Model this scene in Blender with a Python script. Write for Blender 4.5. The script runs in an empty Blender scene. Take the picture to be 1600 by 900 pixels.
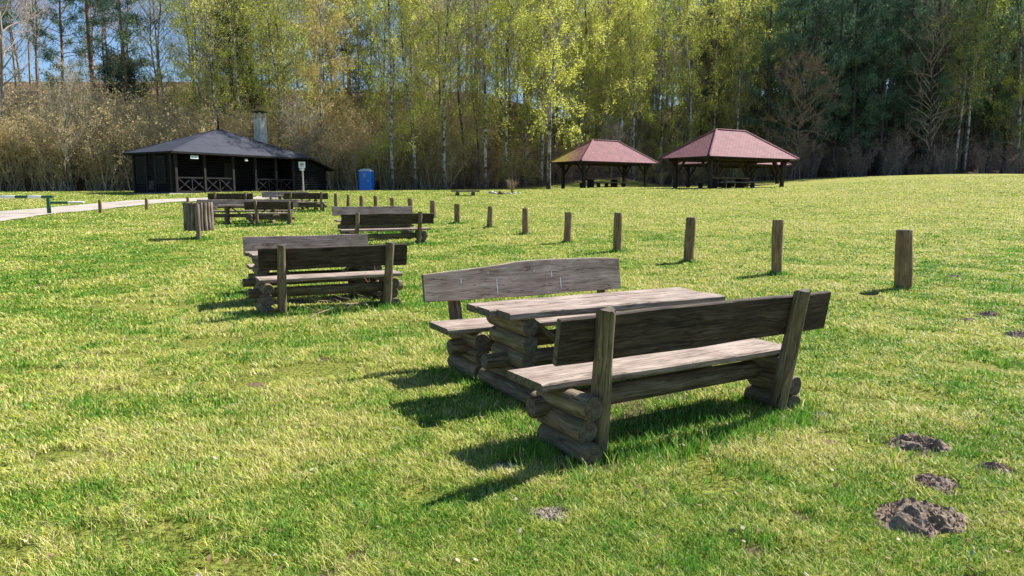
import bpy, math, random
import numpy as np
from mathutils import Vector, Matrix

# ------------------------------------------------------------------ camera, light, exposure
F = 1150.0; H = 1.6; PITCH = math.atan(147 / F)
SUN_AZ = math.radians(56); SUN_EL = math.radians(45)
scn = bpy.context.scene
C = scn.collection
cam = bpy.data.cameras.new('camera'); cam.sensor_width = 36; cam.lens = 36 * F / 1600
cam.clip_end = 2000; cam.clip_start = .05
co = bpy.data.objects.new('camera', cam); C.objects.link(co)
co.location = (0, 0, H); co.rotation_euler = (math.pi / 2 - PITCH, 0, 0)
scn.camera = co
world = bpy.data.worlds.new('World'); scn.world = world; world.use_nodes = True
wn = world.node_tree; bg = wn.nodes['Background']
sky = wn.nodes.new('ShaderNodeTexSky'); sky.sky_type = 'NISHITA'; sky.sun_disc = False
sky.sun_elevation = SUN_EL; sky.sun_rotation = SUN_AZ
sky.air_density = 1.0; sky.dust_density = 0.15; sky.ozone_density = 6; sky.altitude = 200
wn.links.new(sky.outputs[0], bg.inputs[0]); bg.inputs[1].default_value = 0.07
sl = bpy.data.lights.new('sun', 'SUN'); sl.energy = 5.0; sl.angle = math.radians(.5); sl.color = (1, .95, .87)
so = bpy.data.objects.new('sun', sl); C.objects.link(so)
sd = Vector((math.sin(SUN_AZ) * math.cos(SUN_EL), math.cos(SUN_AZ) * math.cos(SUN_EL), math.sin(SUN_EL)))
so.rotation_euler = sd.to_track_quat('Z', 'Y').to_euler(); so.location = (30, 20, 60)
scn.view_settings.view_transform = 'Standard'; scn.view_settings.look = 'None'
scn.view_settings.exposure = 1.16; scn.view_settings.gamma = 1
scn.render.engine = 'CYCLES'
scn.cycles.max_bounces = 6; scn.cycles.diffuse_bounces = 3; scn.cycles.transmission_bounces = 3
scn.cycles.transparent_max_bounces = 4

rng = np.random.default_rng(7)
R = random.Random(5)

# ------------------------------------------------------------------ terrain
def sstep(t):
    t = np.clip(t, 0, 1); return t * t * (3 - 2 * t)
_by = np.array([-20, 0, 10, 19, 26, 34, 42, 50, 60, 70, 80, 100, 130.])
_bz = np.array([0, 0, 0, .16, .40, .72, 1.14, 1.62, 1.86, 1.98, 2.10, 2.4, 2.8])
def _n1(x, y, s, seed):
    return (np.sin(x / s * 1.3 + seed) * np.cos(y / s * 1.1 + seed * 2.1) + np.sin((x + y) / s * .8 + seed * 1.7) * .6)
def terr(x, y):
    x = np.asarray(x, float); y = np.asarray(y, float)
    z = sum(np.interp(y + d, _by, _bz) for d in (-3, -1.5, 0, 1.5, 3)) / 5
    z = z + .029 * np.clip(x, 0, 44) * sstep((x - 14) / 22) * sstep((y - 30) / 45)
    z = z + .25 * sstep(x / 10) * sstep((y - 33) / 17)
    y0 = 71 - 11 * sstep((-x - 28) / 15) + 17 * sstep((x - 10) / 12)
    fac = 1 - .55 * sstep((x + 8) / 30)- .25*sstep((x-20)/20)
    hill = 14.5 * sstep((y - y0) / 46)
    z = z + fac * hill + 11 * sstep((x - 8) / 30) * sstep((y - 92) / 34)
    z = z + .012 * _n1(x, y, 1.9, 3.) * sstep((np.hypot(x, y) - 1) / 3) + .03 * _n1(x, y, 7., 1.) * sstep((y - 12) / 20)
    return z
def tz(x, y): return float(terr(x, y))
def ray(px, py):
    u = (px - 800) / F; w = (450 - py) / F
    return np.array([u, math.cos(PITCH) + w * math.sin(PITCH), -math.sin(PITCH) + w * math.cos(PITCH)])
def at(px, py, dz=0.0, tmin=2):
    """world point where the photograph's sight line meets the ground raised by dz"""
    r = ray(px, py)
    t = np.arange(tmin, 140, .02)
    zz = H + r[2] * t - terr(r[0] * t, r[1] * t) - dz
    k = np.argmax(zz < 0) if (zz < 0).any() else np.argmin(zz)
    return Vector((r[0] * t[k], r[1] * t[k], tz(r[0] * t[k], r[1] * t[k])))
def xat(px, y, z=0):
    return (px - 800) / F * (y * math.cos(PITCH) - (z - H) * math.sin(PITCH))

_g = {}
def vnoise(x, y, scale, seed=0, octv=3):
    out = 0; amp = 1; tot = 0
    for o in range(octv):
        key = (seed, o)
        if key not in _g: _g[key] = np.random.default_rng(seed * 31 + o).random((128, 128))
        G = _g[key]; s = scale / 2 ** o
        u = x / s + 50; v = y / s + 50
        i = np.floor(u).astype(int); j = np.floor(v).astype(int); fu = sstep(u - i); fv = sstep(v - j)
        a = G[i % 128, j % 128]; b = G[(i + 1) % 128, j % 128]; c = G[i % 128, (j + 1) % 128]; d = G[(i + 1) % 128, (j + 1) % 128]
        out = out + amp * ((a * (1 - fu) + b * fu) * (1 - fv) + (c * (1 - fu) + d * fu) * fv); tot += amp; amp *= .55
    return out / tot

# ------------------------------------------------------------------ materials
def mat(name):
    m = bpy.data.materials.new(name); m.use_nodes = True
    return m, m.node_tree.nodes, m.node_tree.links, m.node_tree.nodes['Principled BSDF']
def ramp(n, stops):
    r = n.new('ShaderNodeValToRGB'); e = r.color_ramp.elements
    while len(e) < len(stops): e.new(.5)
    for k, (p, c) in enumerate(stops): e[k].position = p; e[k].color = (*c, 1)
    return r
def noise(n, l, vec, scale, detail=4, rough=.6):
    t = n.new('ShaderNodeTexNoise'); t.inputs['Scale'].default_value = scale; t.inputs['Detail'].default_value = detail
    t.inputs['Roughness'].default_value = rough
    if vec is not None: l.new(vec, t.inputs['Vector'])
    return t
def mixc(n, l, fac, a, b, mode='MIX'):
    x = n.new('ShaderNodeMix'); x.data_type = 'RGBA'; x.blend_type = mode
    for s, v in ((x.inputs[0], fac), (x.inputs[6], a), (x.inputs[7], b)):
        if hasattr(v, 'is_output'): l.new(v, s)
        elif isinstance(v, (int, float)): s.default_value = v
        else: s.default_value = (*v, 1)
    return x.outputs[2]
def bump(n, l, h, p, strength=.5, dist=.01):
    b = n.new('ShaderNodeBump'); b.inputs['Strength'].default_value = strength; b.inputs['Distance'].default_value = dist
    l.new(h, b.inputs['Height']); l.new(b.outputs[0], p.inputs['Normal']); return b

def wood(name, dark, mid, light, lichen=.3, lich_col=(.13, .14, .06), gu=1.2, gv=30, bstr=.6, warp=.085):
    m, n, l, p = mat(name)
    uv = n.new('ShaderNodeUVMap'); oi = n.new('ShaderNodeObjectInfo')
    add = n.new('ShaderNodeVectorMath'); add.operation = 'ADD'
    cmb = n.new('ShaderNodeCombineXYZ'); ml = n.new('ShaderNodeMath'); ml.operation = 'MULTIPLY'; ml.inputs[1].default_value = 37
    l.new(oi.outputs['Random'], ml.inputs[0]); l.new(ml.outputs[0], cmb.inputs[0]); l.new(ml.outputs[0], cmb.inputs[1])
    l.new(uv.outputs[0], add.inputs[0]); l.new(cmb.outputs[0], add.inputs[1])
    wmp = n.new('ShaderNodeMapping'); wmp.inputs['Scale'].default_value = (2.0, 5.5, 1); l.new(add.outputs[0], wmp.inputs[0])
    wns = noise(n, l, wmp.outputs[0], 1.0, 3, .55); wsb = n.new('ShaderNodeVectorMath'); wsb.operation = 'MULTIPLY_ADD'
    l.new(wns.outputs['Color'], wsb.inputs[0]); wsb.inputs[1].default_value = (.12, warp, 0); l.new(add.outputs[0], wsb.inputs[2])
    mp = n.new('ShaderNodeMapping'); mp.inputs['Scale'].default_value = (gu, gv, 1); l.new(wsb.outputs[0], mp.inputs[0])
    mp2 = n.new('ShaderNodeMapping'); mp2.inputs['Scale'].default_value = (2.2, 6, 1); l.new(add.outputs[0], mp2.inputs[0])
    g = noise(n, l, mp.outputs[0], 2.2, 7, .68); g.inputs['Distortion'].default_value = .7
    b = noise(n, l, mp2.outputs[0], 1.3, 4, .6)
    rc = ramp(n, [(.28, dark), (.5, mid), (.74, light)]); l.new(g.outputs[0], rc.inputs[0])
    rb = ramp(n, [(.3, (.55, .5, .48)), (.7, (1.15, 1.15, 1.15))]); l.new(b.outputs[0], rb.inputs[0])
    c = mixc(n, l, 1.0, rc.outputs[0], rb.outputs[0], 'MULTIPLY')
    li = noise(n, l, add.outputs[0], 7, 6, .7)
    rl = ramp(n, [(.52, (0, 0, 0)), (.66, (lichen,) * 3)]); l.new(li.outputs[0], rl.inputs[0])
    c = mixc(n, l, rl.outputs[0], c, lich_col)
    # drying cracks along the grain
    mp3 = n.new('ShaderNodeMapping'); mp3.inputs['Scale'].default_value = (.7, 16, 1); l.new(add.outputs[0], mp3.inputs[0])
    ck = noise(n, l, mp3.outputs[0], 1.6, 3, .5)
    rk = ramp(n, [(.485, (1, 1, 1)), (.5, (.22, .2, .2)), (.515, (1, 1, 1))]); l.new(ck.outputs[0], rk.inputs[0])
    c = mixc(n, l, 1.0, c, rk.outputs[0], 'MULTIPLY')
    # knots
    mp4 = n.new('ShaderNodeMapping'); mp4.inputs['Scale'].default_value = (1.5, 4.2, 1); l.new(wsb.outputs[0], mp4.inputs[0])
    vo = n.new('ShaderNodeTexVoronoi'); vo.inputs['Scale'].default_value = 1.0; l.new(mp4.outputs[0], vo.inputs['Vector'])
    rv = ramp(n, [(.05, (.2, .17, .15)), (.075, (.75, .68, .6)), (.10, (.42, .38, .34)), (.17, (1, 1, 1))]); l.new(vo.outputs['Distance'], rv.inputs[0])
    c = mixc(n, l, .85, c, rv.outputs[0], 'MULTIPLY')
    l.new(c, p.inputs['Base Color']); p.inputs['Roughness'].default_value = .8; p.inputs['Specular IOR Level'].default_value = .25
    h = n.new('ShaderNodeMath'); h.operation = 'MULTIPLY_ADD'; l.new(rk.outputs[0], h.inputs[0]); h.inputs[1].default_value = .6; l.new(g.outputs[0], h.inputs[2])
    bump(n, l, h.outputs[0], p, bstr, .008)
    return m
M = {}
M['board'] = wood('weathered_board_shaded', (.015, .010, .008), (.062, .045, .033), (.17, .13, .10), .12)  # same boards darkened: shade of backs turned from the sun is in the colour
M['board_lit'] = wood('weathered_board_lit', (.16, .12, .09), (.42, .335, .265), (.60, .50, .40), .22, (.26, .26, .15))  # same boards with albedo raised in place of light on camera-facing fronts
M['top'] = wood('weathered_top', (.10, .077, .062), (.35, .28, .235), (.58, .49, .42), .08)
M['log'] = wood('weathered_log', (.055, .042, .026), (.21, .165, .105), (.40, .32, .21), .5, (.13, .14, .055), 1.0, 20)
M['bollard'] = wood('bollard_wood', (.10, .065, .032), (.28, .19, .105), (.44, .33, .20), .25, (.16, .17, .08), 1.0, 22)
M['slat'] = wood('slat_wood', (.10, .075, .055), (.24, .19, .15), (.40, .33, .27), .12, (.2, .19, .12), 1.0, 24)
M['dark_wood'] = wood('dark_stained_wood', (.004, .0035, .004), (.009, .0075, .008), (.020, .017, .017), .1, (.03, .03, .02), .8, 14)
M['rail_wood'] = wood('railing_wood', (.012, .010, .011), (.028, .024, .026), (.06, .053, .056), .1, (.05, .05, .04), .8, 14)
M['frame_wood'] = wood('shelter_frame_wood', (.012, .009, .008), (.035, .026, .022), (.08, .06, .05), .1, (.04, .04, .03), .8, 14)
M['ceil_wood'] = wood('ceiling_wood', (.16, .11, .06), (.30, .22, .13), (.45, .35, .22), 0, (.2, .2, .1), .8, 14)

def mk_end():
    m, n, l, p = mat('end_grain'); uv = n.new('ShaderNodeUVMap')
    w = n.new('ShaderNodeTexWave'); w.wave_type = 'RINGS'; w.rings_direction = 'Z'; w.inputs['Scale'].default_value = 22
    w.inputs['Distortion'].default_value = 2.5; l.new(uv.outputs[0], w.inputs['Vector'])
    r = ramp(n, [(0, (.10, .08, .055)), (.6, (.135, .11, .08)), (1, (.17, .14, .10))]); l.new(w.outputs[0], r.inputs[0])
    ns = noise(n, l, uv.outputs[0], 25, 5); r2 = ramp(n, [(.35, (.35, .33, .3)), (.6, (1, 1, 1))]); l.new(ns.outputs[0], r2.inputs[0])
    c = mixc(n, l, 1., r.outputs[0], r2.outputs[0], 'MULTIPLY'); l.new(c, p.inputs['Base Color'])
    p.inputs['Roughness'].default_value = .9; bump(n, l, ns.outputs[0], p, .5, .01); return m
M['end'] = mk_end()

def simple(name, col, rough=.7, var=.25, scale=8, metal=0, bs=.2, bd=.01):
    m, n, l, p = mat(name); tc = n.new('ShaderNodeTexCoord')
    ns = noise(n, l, tc.outputs['Object'], scale, 6, .65)
    a = tuple(c * (1 - var) for c in col); b = tuple(min(1, c * (1 + var)) for c in col)
    r = ramp(n, [(.3, a), (.7, b)]); l.new(ns.outputs[0], r.inputs[0]); l.new(r.outputs[0], p.inputs['Base Color'])
    p.inputs['Roughness'].default_value = rough; p.inputs['Metallic'].default_value = metal
    if bs: bump(n, l, ns.outputs[0], p, bs, bd)
    return m
M['concrete'] = simple('chimney_concrete', (.42, .41, .38), .9, .4, 3)
M['green_paint'] = simple('green_paint', (.01, .09, .045), .45, .2, 20, bs=.05)
M['white_paint'] = simple('white_paint', (.75, .75, .74), .5, .06, 15, bs=.05)
M['blue_plastic'] = simple('blue_plastic', (.02, .19, .68), .4, .15, 3, bs=.05)
M['pale_plastic'] = simple('pale_roof_plastic', (.45, .52, .60), .4, .1, 3, bs=.05)
M['post_pale'] = simple('pale_post', (.42, .38, .32), .7, .2, 10)
M['sign_white'] = simple('sign_white', (.72, .73, .74), .5, .04, 10, bs=0)
M['sign_dark'] = simple('sign_dark', (.03, .03, .035), .5, .04, 10, bs=0)
M['sign_red'] = simple('sign_red', (.55, .18, .17), .5, .04, 10, bs=0)
M['sign_blue'] = simple('sign_blue', (.18, .33, .6), .5, .04, 10, bs=0)
M['stone'] = simple('field_stone', (.42, .41, .38), .85, .3, 9, bs=.5, bd=.03)
M['rust_stone'] = simple('brown_stone', (.22, .10, .06), .85, .3, 9, bs=.5, bd=.03)
M['soil'] = simple('molehill_soil', (.28, .205, .15), .95, .55, 45, bs=1., bd=.03)
M['drysoil'] = simple('dry_soil', (.34, .29, .22), .95, .35, 25, bs=1., bd=.02)
M['window'] = simple('dark_window', (.02, .022, .025), .2, .1, 3, bs=0)
M['grating'] = simple('pale_louvre', (.16, .15, .14), .7, .1, 3, bs=0)
M['twig'] = simple('dry_twig', (.30, .22, .13), .85, .25, 20)
M['reddry'] = simple('dry_weed', (.22, .10, .07), .85, .25, 20)
M['lamp_glass'] = simple('lamp_glass', (.6, .6, .58), .4, .04, 10, bs=0)

def roofing(name, base, var, moss=False, asphalt=False):
    m, n, l, p = mat(name); uv = n.new('ShaderNodeUVMap')
    br = n.new('ShaderNodeTexBrick'); l.new(uv.outputs[0], br.inputs['Vector'])
    br.inputs['Scale'].default_value = 1.0; br.inputs['Brick Width'].default_value = .34; br.inputs['Row Height'].default_value = .16
    if asphalt: br.inputs['Brick Width'].default_value = 8; br.inputs['Row Height'].default_value = 1.0
    br.inputs['Mortar Size'].default_value = .02; br.inputs['Bias'].default_value = -.2
    br.inputs['Color1'].default_value = (*[c * (1 - var) for c in base], 1); br.inputs['Color2'].default_value = (*[c * (1 + var) for c in base], 1)
    br.inputs['Mortar'].default_value = (*[c * .35 for c in base], 1)
    ns = noise(n, l, uv.outputs[0], 1.1, 6, .7); r = ramp(n, [(.3, (.65, .65, .68)), (.72, (1.25, 1.22, 1.2))]); l.new(ns.outputs[0], r.inputs[0])
    c = mixc(n, l, 1., br.outputs[0], r.outputs[0], 'MULTIPLY')
    if moss:
        tc = n.new('ShaderNodeTexCoord'); sx = n.new('ShaderNodeSeparateXYZ'); l.new(tc.outputs['Object'], sx.inputs[0])
        n2 = noise(n, l, tc.outputs['Object'], 2.4, 6, .75)
        a = n.new('ShaderNodeMath'); a.operation = 'MULTIPLY_ADD'; l.new(sx.outputs[2], a.inputs[0]); a.inputs[1].default_value = -.10; l.new(n2.outputs[0], a.inputs[2])
        a2 = n.new('ShaderNodeMath'); a2.operation = 'MULTIPLY_ADD'; l.new(sx.outputs[1], a2.inputs[0]); a2.inputs[1].default_value = .07; l.new(a.outputs[0], a2.inputs[2])
        rm = ramp(n, [(.18, (0, 0, 0)), (.27, (.9, .9, .9))]); l.new(a2.outputs[0], rm.inputs[0])
        ge = n.new('ShaderNodeNewGeometry'); 
        lt = n.new('ShaderNodeMath'); lt.operation = 'LESS_THAN'; sn = n.new('ShaderNodeSeparateXYZ')
        vt = n.new('ShaderNodeVectorTransform'); vt.vector_type = 'NORMAL'; vt.convert_from = 'WORLD'; vt.convert_to = 'OBJECT'
        l.new(ge.outputs['True Normal'], vt.inputs[0]); l.new(vt.outputs[0], sn.inputs[0]); l.new(sn.outputs[0], lt.inputs[0]); lt.inputs[1].default_value = -.2
        mm = n.new('ShaderNodeMath'); mm.operation = 'MULTIPLY'; l.new(rm.outputs[0], mm.inputs[0]); l.new(lt.outputs[0], mm.inputs[1])
        c = mixc(n, l, mm.outputs[0], c, (.34, .25, .03))
    l.new(c, p.inputs['Base Color']); p.inputs['Roughness'].default_value = .8; p.inputs['Specular IOR Level'].default_value = .3
    bump(n, l, br.outputs['Fac'], p, -.6 if not asphalt else -.2, .02)
    return m
M['red_roof'] = roofing('red_shingles', (.27, .105, .118), .14)
M['red_roof_moss'] = roofing('red_shingles_moss', (.27, .105, .118), .14, True)
M['tar_roof'] = roofing('tar_felt', (.038, .045, .068), .12, False, True)

def foliage(name, a, b, trans=.45, attr=False):
    m = bpy.data.materials.new(name); m.use_nodes = True; n = m.node_tree.nodes; l = m.node_tree.links; n.clear()
    out = n.new('ShaderNodeOutputMaterial'); oi = n.new('ShaderNodeObjectInfo'); ge = n.new('ShaderNodeNewGeometry')
    ns = noise(n, l, ge.outputs['Position'], .45, 3, .6)
    ad = n.new('ShaderNodeMath'); ad.operation = 'MULTIPLY_ADD'; l.new(oi.outputs['Random'], ad.inputs[0]); ad.inputs[1].default_value = .55; l.new(ns.outputs[0], ad.inputs[2])
    pi = n.new('ShaderNodeMath'); pi.operation = 'MULTIPLY_ADD'; l.new(ge.outputs['Random Per Island'], pi.inputs[0]); pi.inputs[1].default_value = .3; l.new(ad.outputs[0], pi.inputs[2])
    r = ramp(n, [(.42, a), (1.0, b)]); l.new(pi.outputs[0], r.inputs[0])
    d = n.new('ShaderNodeBsdfDiffuse'); t = n.new('ShaderNodeBsdfTranslucent'); mx = n.new('ShaderNodeMixShader'); mx.inputs[0].default_value = trans
    l.new(r.outputs[0], d.inputs[0]); l.new(r.outputs[0], t.inputs[0]); l.new(d.outputs[0], mx.inputs[1]); l.new(t.outputs[0], mx.inputs[2])
    l.new(mx.outputs[0], out.inputs[0]); return m
M['birch_leaf'] = foliage('birch_leaves', (.34, .44, .06), (.68, .71, .14), .62)
M['larch_leaf'] = foliage('amber_leaves', (.42, .35, .12), (.62, .5, .2), .5)
M['needle'] = foliage('pine_needles', (.065, .13, .092), (.18, .28, .18), .4)
M['spruce_needle'] = foliage('spruce_needles', (.022, .042, .032), (.06, .09, .06), .2)
M['bud'] = foliage('buds', (.34, .27, .13), (.62, .51, .27), .5)
M['olive_bud'] = foliage('olive_buds', (.36, .34, .10), (.64, .58, .20), .55)
M['bare_bud'] = foliage('bare_tips', (.28, .20, .17), (.46, .35, .28), .4)
M['brown_leaf'] = foliage('brown_leaves', (.34, .21, .13), (.52, .35, .22), .5)
M['blossom'] = foliage('blossom', (.42, .40, .33), (.6, .58, .5), .4)

def bark(name, a, b, scale=(8, 8, 1.6), birch=False):
    m, n, l, p = mat(name); tc = n.new('ShaderNodeTexCoord'); mp = n.new('ShaderNodeMapping'); mp.inputs['Scale'].default_value = scale
    l.new(tc.outputs['Object'], mp.inputs[0]); ns = noise(n, l, mp.outputs[0], 1.0, 6, .7)
    r = ramp(n, [(.36, a), (.6, b)] if not birch else [(.44, a), (.54, b), (1, b)]); l.new(ns.outputs[0], r.inputs[0])
    c = r.outputs[0]
    if birch:
        sx = n.new('ShaderNodeSeparateXYZ'); l.new(tc.outputs['Object'], sx.inputs[0])
        mr = n.new('ShaderNodeMapRange'); mr.inputs[1].default_value = .2; mr.inputs[2].default_value = 2.6; mr.inputs[3].default_value = .85; mr.inputs[4].default_value = 0
        l.new(sx.outputs[2], mr.inputs[0]); c = mixc(n, l, mr.outputs[0], c, (.05, .045, .04))
    l.new(c, p.inputs['Base Color']); p.inputs['Roughness'].default_value = .85; bump(n, l, ns.outputs[0], p, .5, .03); return m
M['birch_bark'] = bark('birch_bark', (.05, .045, .04), (.44, .42, .38), (2.2, 2.2, 2.6), True)
M['twig_bark'] = bark('birch_twigs', (.15, .12, .09), (.30, .26, .2))
M['grey_bark'] = bark('grey_bark', (.12, .10, .085), (.30, .26, .22))
M['grey_twig'] = bark('grey_twigs', (.26, .21, .17), (.50, .42, .34))
M['dark_bark'] = bark('dark_bark', (.03, .025, .02), (.09, .075, .06))
M['brush_bark'] = bark('brush_bark', (.20, .165, .115), (.52, .45, .34))
def mk_pine_bark():
    m, n, l, p = mat('pine_bark'); tc = n.new('ShaderNodeTexCoord'); mp = n.new('ShaderNodeMapping'); mp.inputs['Scale'].default_value = (6, 6, 1.5)
    l.new(tc.outputs['Object'], mp.inputs[0]); ns = noise(n, l, mp.outputs[0], 1.2, 6, .7)
    lo = ramp(n, [(.35, (.04, .03, .025)), (.6, (.13, .09, .07))]); hi = ramp(n, [(.35, (.14, .06, .03)), (.6, (.36, .17, .09))])
    l.new(ns.outputs[0], lo.inputs[0]); l.new(ns.outputs[0], hi.inputs[0])
    sx = n.new('ShaderNodeSeparateXYZ'); l.new(tc.outputs['Object'], sx.inputs[0]); mr = n.new('ShaderNodeMapRange'); mr.inputs[1].default_value = 3; mr.inputs[2].default_value = 12
    l.new(sx.outputs[2], mr.inputs[0]); c = mixc(n, l, mr.outputs[0], lo.outputs[0], hi.outputs[0]); l.new(c, p.inputs['Base Color'])
    p.inputs['Roughness'].default_value = .9; bump(n, l, ns.outputs[0], p, .6, .03); return m
M['pine_bark'] = mk_pine_bark()

def mk_lawn():
    m, n, l, p = mat('lawn_ground'); ge = n.new('ShaderNodeNewGeometry'); P = ge.outputs['Position']
    n1 = noise(n, l, P, .35, 6, .65); n2 = noise(n, l, P, 3.0, 6, .75); n3 = noise(n, l, P, 34, 5, .8)
    r1 = ramp(n, [(.33, (.14, .20, .030)), (.5, (.27, .30, .055)), (.66, (.42, .40, .11))])
    mixf = n.new('ShaderNodeMath'); mixf.operation = 'MULTIPLY_ADD'; l.new(n2.outputs[0], mixf.inputs[0]); mixf.inputs[1].default_value = .55
    h = n.new('ShaderNodeMath'); h.operation = 'MULTIPLY'; l.new(n1.outputs[0], h.inputs[0]); h.inputs[1].default_value = .45; l.new(h.outputs[0], mixf.inputs[2])
    sp = n.new('ShaderNodeSeparateXYZ'); l.new(P, sp.inputs[0])
    gr = n.new('ShaderNodeMapRange'); gr.inputs[1].default_value = -12; gr.inputs[2].default_value = 14; gr.inputs[3].default_value = -.05; gr.inputs[4].default_value = .05
    l.new(sp.outputs[0], gr.inputs[0]); a = n.new('ShaderNodeMath'); l.new(mixf.outputs[0], a.inputs[0]); l.new(gr.outputs[0], a.inputs[1])
    l.new(a.outputs[0], r1.inputs[0])
    r3 = ramp(n, [(.40, (.16, .13, .11)), (.55, (1., 1., 1.)), (.75, (1.45, 1.35, 1.2))]); l.new(n3.outputs[0], r3.inputs[0])
    lawn = mixc(n, l, 1., r1.outputs[0], r3.outputs[0], 'MULTIPLY')
    f1 = noise(n, l, P, 1.2, 8, .75); rf = ramp(n, [(.3, (.06, .04, .025)), (.5, (.17, .11, .07)), (.7, (.27, .19, .12))]); l.new(f1.outputs[0], rf.inputs[0])
    at_ = n.new('ShaderNodeAttribute'); at_.attribute_name = 'forest'
    ad = n.new('ShaderNodeMath'); l.new(at_.outputs['Fac'], ad.inputs[0]); nn = noise(n, l, P, .9, 5, .7)
    sb = n.new('ShaderNodeMath'); sb.operation = 'MULTIPLY_ADD'; l.new(nn.outputs[0], sb.inputs[0]); sb.inputs[1].default_value = .8; sb.inputs[2].default_value = -.4
    l.new(sb.outputs[0], ad.inputs[1]); rr = ramp(n, [(.45, (0, 0, 0)), (.55, (1, 1, 1))]); l.new(ad.outputs[0], rr.inputs[0])
    c = mixc(n, l, rr.outputs[0], lawn, rf.outputs[0]); l.new(c, p.inputs['Base Color'])
    p.inputs['Roughness'].default_value = .9; p.inputs['Specular IOR Level'].default_value = .1
    b2 = n.new('ShaderNodeMath'); b2.operation = 'MULTIPLY_ADD'; l.new(n2.outputs[0], b2.inputs[0]); b2.inputs[1].default_value = 2; l.new(n3.outputs[0], b2.inputs[2])
    bump(n, l, b2.outputs[0], p, .8, .05); return m
M['lawn'] = mk_lawn()
def mk_gravel():
    m, n, l, p = mat('gravel'); ge = n.new('ShaderNodeNewGeometry'); n1 = noise(n, l, ge.outputs['Position'], .6, 8, .7)
    r = ramp(n, [(.3, (.22, .185, .15)), (.6, (.43, .375, .32))]); l.new(n1.outputs[0], r.inputs[0]); l.new(r.outputs[0], p.inputs['Base Color'])
    p.inputs['Roughness'].default_value = .95; n2 = noise(n, l, ge.outputs['Position'], 25, 4); bump(n, l, n2.outputs[0], p, .6, .03); return m
M['gravel'] = mk_gravel()
def mk_blade():
    m = bpy.data.materials.new('grass_blades'); m.use_nodes = True; n = m.node_tree.nodes; l = m.node_tree.links; n.clear()
    out = n.new('ShaderNodeOutputMaterial'); at_ = n.new('ShaderNodeAttribute'); at_.attribute_name = 'tint'
    d = n.new('ShaderNodeBsdfPrincipled'); d.inputs['Roughness'].default_value = .55; d.inputs['Specular IOR Level'].default_value = .2
    t = n.new('ShaderNodeBsdfTranslucent'); mx = n.new('ShaderNodeMixShader'); mx.inputs[0].default_value = .33
    l.new(at_.outputs['Color'], d.inputs['Base Color']); l.new(at_.outputs['Color'], t.inputs[0]); l.new(d.outputs[0], mx.inputs[1]); l.new(t.outputs[0], mx.inputs[2])
    l.new(mx.outputs[0], out.inputs[0]); return m
M['blade'] = mk_blade()

# ------------------------------------------------------------------ object helpers
def tag(o, label=None, cat=None, group=None, kind=None):
    if label: o['label'] = label
    if cat: o['category'] = cat
    if group: o['group'] = group
    if kind: o['kind'] = kind
    return o
def empty(name, loc, rz=0):
    o = bpy.data.objects.new(name, None); C.objects.link(o); o.location = loc; o.rotation_euler = (0, 0, rz)
    o.empty_display_size = .2; return o
def copy_tree(o, parent=None):
    c = o.copy(); C.objects.link(c); c.parent = parent
    for ch in list(o.children): copy_tree(ch, c)
    return c

def mesh_np(name, V, faces, mats, fm=None, smooth=None, uv=None, parent=None, link=True):
    """faces: list of (array MxK) blocks"""
    me = bpy.data.meshes.new(name); V = np.asarray(V, np.float32)
    me.vertices.add(len(V)); me.vertices.foreach_set('co', V.ravel())
    blocks = [np.asarray(f, np.int32) for f in faces if len(f)]
    idx = np.concatenate([b.ravel() for b in blocks]); tot = np.concatenate([np.full(len(b), b.shape[1], np.int32) for b in blocks])
    st = np.concatenate([[0], np.cumsum(tot)[:-1]]).astype(np.int32)
    me.loops.add(len(idx)); me.loops.foreach_set('vertex_index', idx)
    me.polygons.add(len(tot)); me.polygons.foreach_set('loop_start', st); me.polygons.foreach_set('loop_total', tot)
    if fm is not None: me.polygons.foreach_set('material_index', np.asarray(fm, np.int32))
    if smooth is not None: me.polygons.foreach_set('use_smooth', np.asarray(smooth, bool))
    else: me.polygons.foreach_set('use_smooth', np.zeros(len(tot), bool))
    for m in mats: me.materials.append(m)
    if uv is not None:
        ul = me.uv_layers.new(name='UVMap'); ul.data.foreach_set('uv', np.asarray(uv, np.float32)[idx].ravel())
    me.update(); me.validate()
    if not link: return me
    o = bpy.data.objects.new(name, me); C.objects.link(o)
    if parent: o.parent = parent
    return o

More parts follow.
